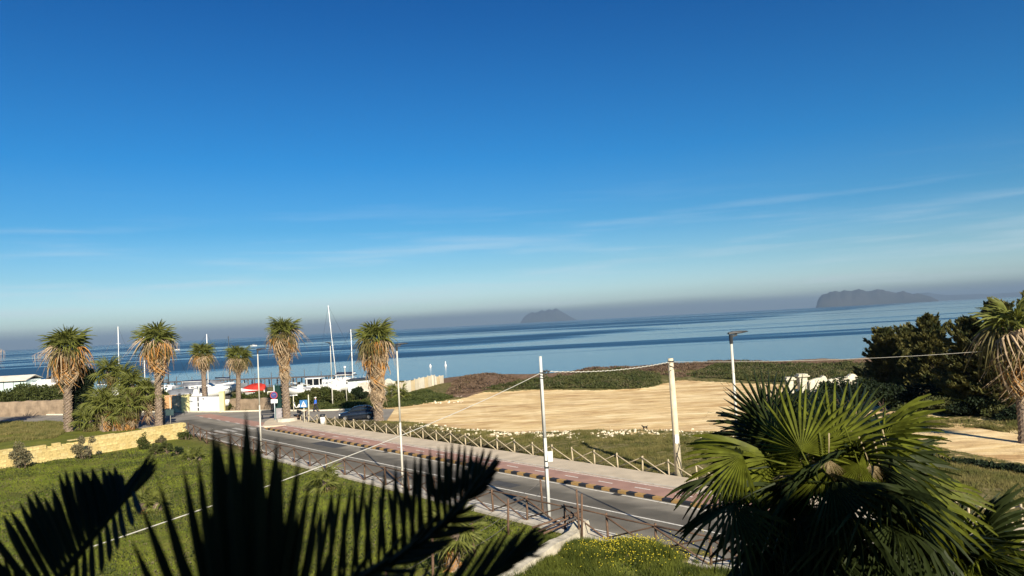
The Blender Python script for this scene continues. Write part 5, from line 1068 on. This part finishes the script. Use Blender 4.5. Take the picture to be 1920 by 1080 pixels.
def motorboat(p, rz, Ln, label, kind='open', m=hullw, tarp=None, z0=.7, pitch=0, group='motor boats in the boat yard'):
    root = empty('motor_boat', p, label, 'motor boat', group, rz=rz); root.rotation_euler = (0, -pitch, rz); B = Ln * .36; H = .95
    hull(root, Ln, B, H, m, z0, .35, .45); cradle(root, Ln, B, z0)
    if tarp:
        sec = []
        for k in range(8):
            u = k / 7; x_ = -Ln / 2 + Ln * u; w = B / 2 * (1 - max(0, (u - .45) / .55) ** 2) + .05; hh_ = .85 * math.sin(math.pi * min(1, .25 + u * .75)) + .1 * mnoise.noise(Vector((k, Ln, 0)))
            sec.append([Vector((x_, -w, z0 + H * .75)), Vector((x_, -w * .85, z0 + H + .15)), Vector((x_, 0, z0 + H + .2 + hh_)), Vector((x_, w * .85, z0 + H + .15)), Vector((x_, w, z0 + H * .75))])
        MB().loft(sec).build('tarpaulin', tarp, root, True)
    elif kind == 'cruiser':
        cabin(root, -Ln * .12, Ln * .36, B * .40, z0 + H - .05, .75, win=False)
        MB().loft([[Vector((-Ln * .12 + a_, -B * .36, z0 + H + b_)), Vector((-Ln * .12 + a_, B * .36, z0 + H + b_)), Vector((-Ln * .12 + a_ + .06, B * .33, z0 + H + b_)), Vector((-Ln * .12 + a_ + .06, -B * .33, z0 + H + b_))] for a_, b_ in ((.9, .62), (.2, 1.25))]).build('windscreen', winm, root)
        MB().tube([(-Ln * .3, -B * .4, z0 + H), (-Ln * .28, -B * .38, z0 + H + 1.0), (-Ln * .28, B * .38, z0 + H + 1.0), (-Ln * .3, B * .4, z0 + H)], .09, 8).build('targa_arch', m, root, True)
        for s in (-1, 1): MB().ball((Ln * .18, s * B * .335, z0 + H + .32), .32, 12, 6, (1.3, .12, .55)).build('window', winm, root, True)
        MB().tube([(Ln * .1, -B * .4, z0 + H + .55), (Ln * .35, -B * .22, z0 + H + .75), (Ln * .52, 0, z0 + H + .95), (Ln * .35, B * .22, z0 + H + .75), (Ln * .1, B * .4, z0 + H + .55)], .02, 5).build('bow_rail', alu, root)
    elif kind == 'pilot':
        w = B * .3; x0 = -Ln * .08
        for a_ in (x0, x0 + .95, x0 + 1.9):
            for s in (-1, 1): MB().bar((a_, s * w, z0 + H), (a_, s * w, z0 + H + 1.45), .11).build('cabin_post', m, root)
        MB().box((x0 + .95, 0, z0 + H + 1.5), (2.4, w * 2.4, .12)).build('roof', m, root); MB().box((x0 + .95, 0, z0 + H + .2), (2.0, w * 2.05, .5)).build('cabin', m, root)
        for s in (-1, 1):
            for k in range(2): MB().box((x0 + .47 + .95 * k, s * w * .96, z0 + H + .95), (.78, .03, .85)).build('window', winm, root)
        MB().box((x0 + 1.9, 0, z0 + H + .95), (.03, w * 1.8, .85)).build('windscreen', winm, root)
        MB().tube([(-Ln * .46, -B * .4, z0 + H), (-Ln * .42, -B * .38, z0 + H + .95), (-Ln * .22, -B * .38, z0 + H + 1.1), (-Ln * .17, -B * .38, z0 + H + .2)], .05, 6).build('canopy_frame', alu, root); MB().tube([(-Ln * .46, B * .4, z0 + H), (-Ln * .42, B * .38, z0 + H + .95), (-Ln * .22, B * .38, z0 + H + 1.1), (-Ln * .17, B * .38, z0 + H + .2)], .05, 6).build('canopy_frame', alu, root)
        MB().tube([(Ln * .1, -B * .42, z0 + H + .6), (Ln * .38, -B * .22, z0 + H + .8), (Ln * .54, 0, z0 + H + 1.0), (Ln * .38, B * .22, z0 + H + .8), (Ln * .1, B * .42, z0 + H + .6)], .025, 5).build('bow_rail', alu, root)
    else:
        MB().box((-Ln * .05, 0, z0 + H + .35), (.7, .7, .8), taper=.8).build('console', m, root); MB().loft([[Vector((-Ln * .05 + a_, -.4, z0 + H + b_)), Vector((-Ln * .05 + a_, .4, z0 + H + b_)), Vector((-Ln * .05 + a_ + .04, .4, z0 + H + b_)), Vector((-Ln * .05 + a_ + .04, -.4, z0 + H + b_))] for a_, b_ in ((.35, .7), (.15, 1.15))]).build('windscreen', winm, root)
        MB().box((-Ln * .3, 0, z0 + H + .15), (.6, B * .7, .35)).build('seat', mat('seat_grey', (.3, .3, .32), .8), root)
    MB().box((-Ln * .53, 0, z0 + H * .95), (.4, .35, .75), taper=.7).box((-Ln * .54, 0, z0 + H * .3), (.2, .12, .9)).build('outboard_motor', mat('motor_black', (.02, .02, .022), .4), root)
    return root
def at(px, y): v = D(px, 760, y); return Vector((v.x, v.y, 0))
pi = math.pi
sb1 = at(264, 113); sailboat(sb1, R(10), 8.5, 8.3, 'white sailing boat left of the tall orange skirted palm', navy and hullw)
mh = D(213, 612, 118).z; sailboat(at(217, 118), R(60), 9, mh - 2.8, 'sailing boat whose tall white mast rises out of the green palm clump', lean=0.0)
sailboat(at(309, 117), R(40), 8, 8.6, 'sailing boat with a dark mast right of the orange skirted palm', greyc, mastm=mat('dark_mast', (.05, .06, .07), .5), cover=greyc)
sailboat(at(382, 115), R(12), 9.5, D(378, 624, 115).z - 2.8, 'sailing boat under a navy boom cover behind the gate and the small palm', greyc, navy, 1.1)
sailboat(at(427, 120), R(-30), 9, D(424, 626, 120).z - 2.8, 'sailing boat with a thin grey mast behind the second small palm', greyc, navy, 1.0, mastm=MATS['dark_mast'])
p = at(640, 122); sailboat(p, R(175), 8, (D(619, 573, 122).z - 2.2) * 1.01, 'white sailing boat with the tallest, strongly leaning mast', lean=R(-4.2) * -1, z0=.7)
p = at(657, 119); sailboat(p, R(20), 7, D(655, 617, 119).z - 2.2, 'small white sailing boat beside the pale shed with an upright mast', z0=.7)
motorboat(at(330, 112), R(250), 4.2, 'motor boat under a turquoise cover behind the rubble wall', tarp=blt, z0=.6)
motorboat(at(312, 109), R(185), 4.5, 'small white boat behind the tan board wall', z0=.8)
motorboat(at(352, 108), R(5), 5.5, 'low boat under a dark cover behind the left half of the gate', tarp=greyc, z0=.75)
motorboat(at(372, 106.5), R(15), 4.6, 'white open boat with grey seats right behind the gate', z0=.9)
motorboat(at(392, 118), R(5), 7.5, 'large boat under a dark grey cover behind the open boats', tarp=greyc, z0=1.3)
motorboat(at(408, 106), R(8), 6.2, 'white motor cruiser with its bow tilted up over the yellow pillar', 'cruiser', z0=1.35, pitch=R(9))
motorboat(at(475, 116), R(175), 4.0, 'small boat under a bright red cover', tarp=redt, z0=.45)
motorboat(at(596, 115), R(178), 7.6, 'white motor boat with an upright wheelhouse, largest on the right', 'pilot', z0=.35)
motorboat(at(628, 118), R(170), 6.5, 'white open motor boat between the wheelhouse boat and the leaning mast', z0=.5)
motorboat(at(645, 115), R(185), 4.6, 'small white boat next to the pale shed', z0=.6)
motorboat(at(562, 111), R(160), 4.6, 'narrow white boat lying low behind the corner palm', z0=.5)
motorboat(at(92, 128), R(185), 6.5, 'white motor boat seen between the pale shed and the first palm', 'cruiser', z0=2.6)
motorboat(D(475, 633, 900).xy.to_3d() + Vector((0, 0, SEA - .35)), R(0), 8, 'tiny white boat on the sea left of the corner palm', 'pilot', z0=0, group='small boats far out at sea')
motorboat(D(330, 646, 900).xy.to_3d() + Vector((0, 0, SEA - .35)), R(0), 8, 'tiny white boat on the sea right of the orange skirted palm', 'cruiser', z0=0, group='small boats far out at sea')
# buoys
for px, py, h, mm, lb in ((835.5, 686, .9, hullw, 'white pillar buoy floating off the beach'), (807, 687.5, .35, hullw, 'small round pale buoy left of the pillar buoy')):
    q = P(px, py, SEA); root = empty('buoy', q, lb, 'buoy'); MB().cyl((0, 0, -.2), (0, 0, .25), .38, .3, 12).ball((0, 0, .2), .34, 10, 6).build('float', mm, root, True); MB().cyl((0, 0, .2), (0, 0, .4 + h), .16, .12, 10).build('top', mm, root, True)

# clutter of the yard: crates and trestles
r = random.Random(9)
for k, (px, y, lb) in enumerate([(425, 104, 'white plastic drum beside the yellow gate pillar'), (422, 105.5, 'dark crate stack beneath the tilted cruiser')]):
    q = at(px, y)
    if k == 0:
        root = empty('plastic_drum', q, lb, 'drum'); MB().cyl((0, 0, .35), (0, 0, 1.15), .42, .42, 14).build('body', hullw, root, True); MB().cyl((0, 0, 0), (0, 0, .35), .3, .3, 8).build('stand', dark, root)
    else:
        root = empty('crate_stack', q, lb, 'crates')
        for j in range(3): MB().box((.1 * j, 0, .3 + .5 * j), (1.1, .8, .46), .2 * j).build('crate', mat('crate_dark', (.06, .055, .05), .9), root)

# ------------------------------------------------------------------ sheds and concrete fence
shm = mat('pale_teal_sheet', (0.50, 0.60, 0.58), .6, .12, .6, .3, 3); rfm = mat('pale_roof', (0.62, 0.57, 0.48), .8, .2, .8)
q = D(8, 760, 126); root = empty('boat_shed', (q.x, 126, 0), 'pale teal shed with a cream roof at the left edge by the sea', 'shed'); e = D(52, 715, 126).x - q.x; zt = D(30, 713, 126).z
MB().box((-2, 2, zt / 2), (2 * e + 3.4, 4, zt)).build('wall', shm, root)
MB().loft([[Vector((x_, -.3, zt)), Vector((x_, 2.2, zt + .75)), Vector((x_, 4.3, zt + .1)), Vector((x_, 4.3, zt)), Vector((x_, 2.2, zt + .6)), Vector((x_, -.3, zt - .1))] for x_ in (-2 - e - 2, -2 + e + 1.9)]).build('roof', rfm, root)
for x_ in (-4.5, -2.2, 0, 1.6): MB().box((x_, -.03, zt - 1.1), (.07, .06, 2.2)).build('post', dark, root)
MB().box((-2, -.04, zt - .28), (2 * e + 3.4, .06, .08)).build('gutter', dark, root)
for px in (40, 46):
    q2 = D(px, 760, 117).xy.to_3d(); root = empty('metal_pole', q2, ['left', 'right'][px == 46] + ' one of two short pale posts in front of the shed', 'pole'); h = D(px, 727 - 4 * (px == 40), 117).z
    MB().cyl((0, 0, 0), (0, 0, h), .09, .08, 6).build('post', MATS['cream_post'], root)
q0 = D(656, 722, 114); q1 = D(693, 722, 114); zt = D(660, 713, 114).z
root = empty('kiosk', ((q0.x + q1.x) / 2, 114, 0), 'small white shed with a dark flat roof edge behind the shaggy palm', 'shed'); w = q1.x - q0.x + .6
MB().box((0, 1.5, zt / 2), (w, 3, zt)).build('wall', mat('shed_white', (.62, .66, .66), .6, .1, 1), root)
MB().box((.1, 1.4, zt + .08), (w + .5, 3.5, .16), M=Matrix.Rotation(R(-1.5), 3, 'Y')).build('roof', dark, root); MB().box((-.8, -.02, zt * .5 + .4), (.9, .06, zt * .55)).build('door', mat('door_grey', (.45, .5, .5), .6), root)
# concrete wall steps by kiosk
rough_wall('concrete_wall', P(665, 757) + Vector((0, 2.2, 0)), P(738, 752) + Vector((0, 2.2, 0)), 2.6, .4, conc, 'broken pale concrete wall behind the shaggy palm', 11, jag=.35)
# panel fence going to the sea
f0 = P(722, 750); f1 = P(832, 719); root = empty('concrete_fence', f0, 'cream concrete panel fence running to the beach', 'fence'); d = f1 - f0; Lf = d.length; d.normalize(); npn = 13; fa = math.atan2(d.y, d.x)
pm = [mat('cream_panel', (.56, .49, .36), .9, .15, 1, .3), mat('cream_panel_pale', (.60, .55, .44), .9, .15, 1, .3), mat('cream_panel_ochre', (.54, .43, .26), .9, .15, 1, .3)]
for k in range(npn):
    a_ = d * (Lf * (k + .5) / npn); h = 1.9 + rnd.uniform(-.06, .08) if k < 11 else 1.5
    MB().box((0, 0, h / 2 - .1), (Lf / npn - .09, .12, h), fa + rnd.uniform(-.03, .03) + (.14 if k == 10 else 0)).build('panel', pm[k % 3], root, loc=a_)
    MB().box((0, 0, h / 2), (.16, .2, h + .06), fa).build('post', conc, root, loc=d * (Lf * k / npn))
# white broken wall and gate piers on the right
wb = mat('white_plaster', (0.50, 0.46, 0.36), .9, .25, 1.5, .5, 5)
for k, (px, py, ty, w) in enumerate([(1484, 765, 706, .62), (1508, 768, 700, .70)]):
    q = D(px, py, 69.5).xy.to_3d(); h = D(px, ty + 5, 69.5).z; root = empty('gate_pier', q, ['left and shorter white gate pier with a flat cap', 'right and taller white gate pier with a flat cap'][k], 'gate pier')
    MB().box((0, 0, h / 2), (w, w, h)).build('shaft', wb, root); MB().box((0, 0, h + .02), (w * 1.5, w * 1.5, .12)).box((0, 0, h + .14), (w * 1.15, w * 1.15, .14)).build('cap', wb, root); MB().box((0, 0, h - .45), (w * 1.15, w * 1.15, .08)).build('band', wb, root)
def white_piece(pxs, tops, y, label, bottom=745):
    secs = []; q0 = D(pxs[0], bottom, y).xy.to_3d()
    for px, ty in zip(pxs, tops):
        v = D(px, ty, y); x_ = v.x - q0.x; secs.append([Vector((x_, -.22, -.1)), Vector((x_, -.2, v.z)), Vector((x_, .2, v.z)), Vector((x_, .22, -.1))])
    root = empty('broken_wall', q0, label, 'wall'); MB().loft(secs).build('wall', wb, root)
white_piece([1516, 1530, 1538, 1542, 1546, 1549, 1551], [714, 709, 708, 704, 705, 710, 718], 69, 'left piece of the broken white wall, next to the gate piers')
white_piece([1553, 1562, 1575, 1588, 1592, 1597, 1602, 1606, 1608], [712, 709.5, 708, 706, 702, 700.5, 702, 706, 716], 69, 'right piece of the broken white wall with a rounded end')
bush(D(1600, 760, 66.5).xy.to_3d(), [((-4.6, 0, 1.0), (1.4, 1.0, 1.3)), ((-3.0, 0, 1.3), (1.6, 1.0, 1.6)), ((-1.0, .3, 1.35), (1.8, 1.0, 1.6)), ((1.2, 0, 1.3), (1.9, 1.0, 1.6)), ((3.0, .2, 1.0), (1.8, 1.0, 1.4))], 15000, .13, ivy_m, 'long dark hedge in front of the broken white wall', 133)
q = D(1480, 745, 68.5); tag(MB().box((q.x + .9, 68.3, .95), (3.2, .12, 1.9)).box((q.x + .9, 68.2, .1), (3.3, .2, .3)).build('dark_gate', mat('dark_green_sheet', (.008, .010, .010), .95, .2, 2, spec=.05)), 'dark sheet metal gate below the white gate piers', 'gate')
r = random.Random(8); root = empty('rubble_heap', P(1650, 738), 'heap of pinkish broken bricks in front of the conifers', 'rubble'); o0 = P(1650, 738)
pk = mat('pink_brick', (.42, .21, .15), .95, .3, 3, .6)
for k in range(46):
    q = D(r.uniform(1628, 1676), 740, 72 + r.uniform(-.5, .5)); s = r.uniform(.14, .32); MB().box((0, 0, 0), (s * 1.7, s, s * .8), taper=.85).build('brick', pk, root, loc=Vector((q.x, q.y, .15 + r.random() * 1.35 * (1 - abs(q.x - D(1652, 740, 72).x) / 2.2))) - o0 * 1.0, rot=(r.random(), r.random(), r.random() * 3))
for k, (px, py, s) in enumerate([(1702, 731, .5), (1712, 733, .35), (1722, 730, .4), (1795, 744, .35), (1778, 749, .25), (1560, 716, .3)]):
    q = D(px, py, 71); tag(MB().ball(q, s * .5, 6, 4, (1.4, .8, .6)).build('white_rock', wb), ['pale lump', 'small pale lump', 'pale chunk', 'white lump', 'tiny white lump', 'pale lump'][k] + ' of plaster ' + ['under the leftmost conifer branches', 'just right of the leftmost conifer trunk', 'second right of the leftmost conifer trunk', 'in the deep shade of the middle conifers', 'lowest in the shade of the middle conifers', 'lying before the broken white wall'][k], 'rubble')

# ------------------------------------------------------------------ hotel behind the camera (casts the shade over the near garden)
root = empty('hotel_building', (0, -1.0, 0), 'white hotel with the balcony the view is taken from', 'building'); wm = mat('hotel_plaster', (.62, .58, .50), .9, .06, 2)
MB().box((-11, -6, 6.3), (35, 10, 12.6)).build('wall', wm, root); MB().box((-11, -6, 12.7), (35.6, 10.6, .2)).build('roof', wm, root)
MB().box((-3, -.12, 7.9), (12, 1.75, .2)).build('balcony_floor', wm, root)
for k in range(8): MB().box((-24 + 4 * k, -.98, 9.3 if abs(-24 + 4 * k) > 1 else 9.3), (1.4, .06, 2.1)).build('window', winm, root)

# ------------------------------------------------------------------ the big fan palm at the right
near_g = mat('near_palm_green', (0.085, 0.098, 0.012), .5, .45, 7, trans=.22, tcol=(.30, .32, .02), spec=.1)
near_d = mat('near_palm_deep_green', (0.020, 0.028, 0.008), .5, .3, 3, trans=.14, tcol=(.10, .12, .015), spec=.1)  # darker copy of the leaf green, shade of the crown put into the colour
near_t = mat('near_dead_frond', (0.36, 0.29, 0.17), .8, .35, 5, trans=.2, tcol=(.45, .36, .16))
NP = [fan_geo(s, .84, 34, .62, sp, .46, .16, fold=-.6, jit=.10, steps=7, tipdrop=.10, pleat=.022, irregular=.10, thread=True, tipw=.02, petr=.011).mesh('frond') for s, sp in ((31, 300), (32, 270), (33, 250))]
NPD = [fan_geo(s, .86, 32, .62, 210, .36, .5, fold=-.3, jit=.15, steps=6, tipdrop=.35, pleat=.018, irregular=.2, thread=True, tipw=.02, petr=.011).mesh('frond') for s in (34, 35)]
NPT = [fan_geo(s, .8, 22, .5, 130, .3, .5, steps=5, tipdrop=.5, pleat=.02, irregular=.4, tipw=0, petr=.01).mesh('dead_frond') for s in (36, 37)]
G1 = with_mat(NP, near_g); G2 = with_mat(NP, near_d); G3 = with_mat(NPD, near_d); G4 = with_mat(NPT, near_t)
def frame_rot(axis, normal):
    """rotation taking local +X to axis and local +Z towards normal"""
    x_ = Vector(axis).normalized(); z_ = Vector(normal); z_ = (z_ - x_ * z_.dot(x_)).normalized(); y_ = z_.cross(x_); return Matrix((x_, y_, z_)).transposed().to_euler()
cp = D(1560, 905, 8.3); root = empty('fan_palm', (cp.x, cp.y, 0), 'large fan palm in the right foreground with sunlit yellow green top leaves', 'palm tree')
trunk_geo(cp.z - .3, .24, .2, 77, .2).build('trunk', trunk_m, root)
top = Vector((0, 0, cp.z)); r = random.Random(12)
def near_leaf(hx, hy, ddepth, ax, nrm, s, pool, k=0):
    """hastula placed by its spot in the view at a depth, petiole drawn back along -axis"""
    h = D(hx, hy, ddepth) - Vector((cp.x, cp.y, 0)); a = Vector(ax).normalized()
    link('frond', pool[k % len(pool)], None, root, h - a * .62 * s, frame_rot(a, nrm), (s, s, s))
# the leaves one can tell apart at the top
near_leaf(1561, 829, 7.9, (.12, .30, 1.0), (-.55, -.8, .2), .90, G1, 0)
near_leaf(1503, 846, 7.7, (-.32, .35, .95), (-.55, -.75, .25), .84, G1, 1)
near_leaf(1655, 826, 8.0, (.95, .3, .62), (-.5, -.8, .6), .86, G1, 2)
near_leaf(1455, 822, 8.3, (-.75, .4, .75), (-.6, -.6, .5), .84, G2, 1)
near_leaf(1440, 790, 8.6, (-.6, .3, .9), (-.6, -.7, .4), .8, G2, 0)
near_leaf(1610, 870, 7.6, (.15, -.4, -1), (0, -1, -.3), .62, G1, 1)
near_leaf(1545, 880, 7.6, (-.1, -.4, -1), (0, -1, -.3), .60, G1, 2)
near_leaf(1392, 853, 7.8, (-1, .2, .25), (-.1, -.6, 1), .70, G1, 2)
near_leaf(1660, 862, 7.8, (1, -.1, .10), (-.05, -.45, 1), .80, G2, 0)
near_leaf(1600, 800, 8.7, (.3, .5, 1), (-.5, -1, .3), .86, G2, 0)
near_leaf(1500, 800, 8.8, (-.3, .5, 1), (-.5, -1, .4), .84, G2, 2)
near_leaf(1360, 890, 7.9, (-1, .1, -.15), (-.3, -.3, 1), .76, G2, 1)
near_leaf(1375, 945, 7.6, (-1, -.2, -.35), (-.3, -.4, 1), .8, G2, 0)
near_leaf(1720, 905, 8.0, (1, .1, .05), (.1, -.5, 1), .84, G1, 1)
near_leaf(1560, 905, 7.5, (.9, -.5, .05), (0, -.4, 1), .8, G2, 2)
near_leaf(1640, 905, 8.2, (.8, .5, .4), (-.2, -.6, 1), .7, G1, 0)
for i in range(46):
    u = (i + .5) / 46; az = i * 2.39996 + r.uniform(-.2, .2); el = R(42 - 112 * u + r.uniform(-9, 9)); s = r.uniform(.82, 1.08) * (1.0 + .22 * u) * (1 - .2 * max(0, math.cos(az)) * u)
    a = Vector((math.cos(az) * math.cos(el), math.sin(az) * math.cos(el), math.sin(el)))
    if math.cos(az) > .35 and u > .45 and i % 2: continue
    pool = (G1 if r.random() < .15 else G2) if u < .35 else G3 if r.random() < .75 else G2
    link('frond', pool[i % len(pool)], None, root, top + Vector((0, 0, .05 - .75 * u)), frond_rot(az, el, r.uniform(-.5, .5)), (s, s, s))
for i in range(46):
    u = (i + .5) / 46; az = i * 2.39996; el = R(-48 - 36 * u + r.uniform(-8, 8)); s = r.uniform(.7, 1.0)
    link('dead_frond', (G4 if r.random() < .5 else G3)[i % 2], None, root, top + Vector((0, 0, -.25 - 1.3 * u)), frond_rot(az, el, r.uniform(-.6, .6)), (s, s, s))
for i in range(16):
    hx = 1490 + 13 * i + r.uniform(-8, 8); h_ = D(hx, 868 + r.uniform(-8, 22), 7.75 + r.uniform(-.15, .2)) - Vector((cp.x, cp.y, 0)); a_ = Vector((r.uniform(-.25, .25), -.25, -1)); s = r.uniform(.45, .7)
    link('dead_frond', G4[i % 2], None, root, h_ - a_.normalized() * .5 * s, frame_rot(a_, (r.uniform(-.3, .3), -1, -.2)), (s, s, s))
# second crown low at the right corner
cp2 = D(1790, 1095, 8.6); root = empty('fan_palm', (cp2.x, cp2.y, 0), 'smaller fan palm with lit leaf tips in the bottom right corner', 'palm tree')
trunk_geo(cp2.z - .2, .2, .17, 78, .2).build('trunk', trunk_m, root)
for i in range(26):
    u = (i + .5) / 26; az = i * 2.39996 + .6; el = R(80 - 105 * u + r.uniform(-8, 8)); s = r.uniform(.75, .95); pool = G1 if r.random() < .5 else G2
    link('frond', pool[i % 3], None, root, Vector((0, 0, cp2.z)), frond_rot(az, el, r.uniform(-.5, .5)), (s, s, s))

# ------------------------------------------------------------------ fan palm fronds right below the camera at the left
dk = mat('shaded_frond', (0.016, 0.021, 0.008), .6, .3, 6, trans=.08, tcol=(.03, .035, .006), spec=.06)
fr_root = empty('fan_palm', (-.55, 1.55, 0), 'dark fan palm close to the balcony with blurred fronds at the bottom left', 'palm tree'); fo = Vector((-.55, 1.55, 0))
MB().tube([(0, 0, -.2), (.02, 0, 4), (0, .02, 8.15)], [.2, .17, .16], 12).build('trunk', trunk_m, fr_root)
def blade(mb, b_, tip, w, nrm, bend, r):
    """one leaf segment: long folded strip of even width with a short pointed end"""
    b_ = Vector(b_); tip = Vector(tip); d = tip - b_; L_ = d.length; s_ = d.cross(nrm).normalized(); K = 8; cs = []; dr = r.uniform(.02, .07); sw = r.uniform(-.05, .05)
    for k in range(K + 1):
        u = k / K; c = b_ + d * u + Vector(nrm) * (bend * L_ * u * (1 - u)) + s_ * (sw * L_ * u * (1 - u)); c.z -= L_ * dr * (u * u - u) * -1
        ww = w * (.55 + .45 * min(1, u * 3)) * (1 if u < .72 else max(.04, 1 - ((u - .72) / .28) ** 1.6))
        cs.append((c - s_ * ww / 2 - Vector(nrm) * ww * .2, c + Vector(nrm) * ww * .2, c + s_ * ww / 2 - Vector(nrm) * ww * .2))
    fs = []
    for k in range(K): p_ = k * 3; fs += [(p_, p_ + 3, p_ + 4, p_ + 1), (p_ + 1, p_ + 4, p_ + 5, p_ + 2)]
    mb.add([q for c in cs for q in c], fs)
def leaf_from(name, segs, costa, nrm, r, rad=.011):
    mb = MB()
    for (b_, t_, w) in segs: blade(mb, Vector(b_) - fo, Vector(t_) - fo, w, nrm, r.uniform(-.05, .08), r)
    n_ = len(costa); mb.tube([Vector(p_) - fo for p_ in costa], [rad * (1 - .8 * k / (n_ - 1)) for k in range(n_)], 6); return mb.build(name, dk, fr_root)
r = random.Random(2)
def lp(px, py, d): return D(px, py, d)
def interp(pts, u):
    f = max(0, min(1, u)) * (len(pts) - 1); i = min(int(f), len(pts) - 2); return tuple(pts[i][k] + (pts[i + 1][k] - pts[i][k]) * (f - i) for k in range(len(pts[0])))
# A: left frond, costa rising to the right, segments combed up and to the left
ca_ = [(20, 1200, 1.6), (110, 1085, 1.68), (180, 1000, 1.76), (245, 925, 1.82), (290, 862, 1.88)]
tips = [(-95, 1035), (-60, 1000), (-30, 985), (6, 965), (18, 955), (36, 940), (50, 925), (62, 918), (82, 930), (98, 915), (110, 888), (122, 880), (138, 880), (152, 876), (160, 884), (172, 876), (182, 892), (192, 876), (203, 880), (214, 874), (226, 886)]
segs = []
for i, t_ in enumerate(tips):
    u = .10 + .60 * i / (len(tips) - 1); b_ = interp(ca_, u); segs.append((lp(*b_), lp(t_[0], t_[1], b_[2] + .12), .016 + .004 * (i % 3 == 0)))
for i, t_ in enumerate([(262, 872), (272, 862), (280, 850), (287, 846), (292, 852), (297, 862), (298, 872), (290, 868), (268, 882), (296, 866)]): segs.append((lp(*interp(ca_, .48 + .035 * i)), lp(t_[0], t_[1], 1.92), .009))
for i in range(14): b_ = interp(ca_, .12 + .05 * i); segs.append((lp(*b_), lp(b_[0] - 10 + 2 * i, b_[1] + 150 - 8 * i, 1.62), .013))
for i in range(12): segs.append((lp(60, 1230, 1.6), lp(-70 + 19 * i, 1010 + 8 * i, 1.72), .013))
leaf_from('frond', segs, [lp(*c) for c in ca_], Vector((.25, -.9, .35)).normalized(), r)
# B: nearest frond, out of focus, facing the camera; near-parallel upright segments
hb = (470, 1420, .95); segs = []
tips = [(196, 1080), (246, 1010), (262, 940), (296, 898), (322, 990), (342, 868), (370, 852), (398, 802), (408, 815), (430, 806), (461, 770), (466, 800), (484, 800), (519, 822), (530, 850), (562, 850), (580, 900), (600, 960), (632, 1000), (655, 1050), (690, 1080)]
for i, t_ in enumerate(tips): segs.append((lp(hb[0] + (t_[0] - hb[0]) * .1, hb[1], hb[2]), lp(t_[0], t_[1], 1.05 + .02 * (i % 3)), (.023 if 7 <= i <= 13 else .015)))
for i in range(11): x_ = 378 + 17 * i; segs.append((lp(hb[0] + (x_ - hb[0]) * .12, hb[1], hb[2]), lp(x_, 905 + 14 * abs(math.sin(i * 2.1)) * 3 + 5 * abs(i - 5), 1.1), .022))
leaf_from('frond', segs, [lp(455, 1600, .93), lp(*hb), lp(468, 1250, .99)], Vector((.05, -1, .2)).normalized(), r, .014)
# C: long frond sweeping to the right, fine segments leaning with it
cc_ = [(470, 1200, 1.32), (600, 1125, 1.38), (740, 1050, 1.45), (830, 985, 1.50), (880, 930, 1.55), (905, 890, 1.58)]
tips = [(560, 955), (578, 930), (600, 902), (622, 918), (640, 905), (660, 900), (684, 890), (700, 888), (722, 876), (742, 868), (760, 856), (778, 850), (790, 842), (806, 838), (822, 834), (836, 832), (848, 826), (862, 828), (872, 832), (886, 834), (896, 846), (908, 838), (922, 842), (934, 852), (940, 862), (936, 880)]
segs = []
for i, t_ in enumerate(tips):
    u = .06 + .92 * i / (len(tips) - 1); b_ = interp(cc_, u); segs.append((lp(*b_), lp(t_[0], t_[1], b_[2] + .03), .0105)); b2 = interp(cc_, u + .02); segs.append((lp(*b2), lp(t_[0] - 8 - r.random() * 16, t_[1] + 14 + r.random() * 40, b2[2] + .09), .0105))
for i in range(34): b_ = interp(cc_, .02 + .027 * i); segs.append((lp(*b_), lp(b_[0] + 62 - i * .6, b_[1] - 60 + r.uniform(-26, 26) + i * .6, b_[2] - .05), .011))
for i in range(22): b_ = interp(cc_, .02 + .03 * i); segs.append((lp(*b_), lp(b_[0] + 92 - i, b_[1] - 6 + r.uniform(-10, 10), b_[2] - .1), .010))
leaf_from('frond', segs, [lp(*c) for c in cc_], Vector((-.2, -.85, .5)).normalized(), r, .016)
# D: lower right drooping tips
cd_ = [(640, 1220, 1.5), (780, 1150, 1.55), (900, 1090, 1.6), (975, 1040, 1.64)]
tips = [(690, 1085), (730, 1060), (765, 1045), (790, 1028), (812, 1042), (838, 1030), (868, 1018), (890, 1024), (908, 1006), (930, 1000), (946, 994), (960, 986), (975, 992), (990, 980), (1005, 986), (1016, 978), (1026, 990), (1024, 1004), (1030, 1016)]
segs = []
for i, t_ in enumerate(tips): b_ = interp(cd_, .08 + .92 * i / 18); segs.append((lp(*b_), lp(t_[0], t_[1], b_[2] + .04), .008)); segs.append((lp(*b_), lp(t_[0] - 14, t_[1] + 26, b_[2] + .08), .008))
for i in range(24): b_ = interp(cd_, .04 * i); segs.append((lp(*b_), lp(b_[0] + 66, b_[1] - 48 + r.uniform(-20, 30), b_[2] + .02), .009))
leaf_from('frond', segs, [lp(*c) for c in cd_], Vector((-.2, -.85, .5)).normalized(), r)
# petioles joining the fronds to the crown
for c in ((20, 1200, 1.6), (455, 1600, .93), (470, 1200, 1.32), (640, 1220, 1.5)):
    e = lp(*c) - fo; MB().tube([Vector((0, 0, 8.0)), e.lerp(Vector((0, 0, 8.1)), .45) + Vector((0, 0, .08)), e], [.02, .014, .011], 6).build('petiole', dk, fr_root)
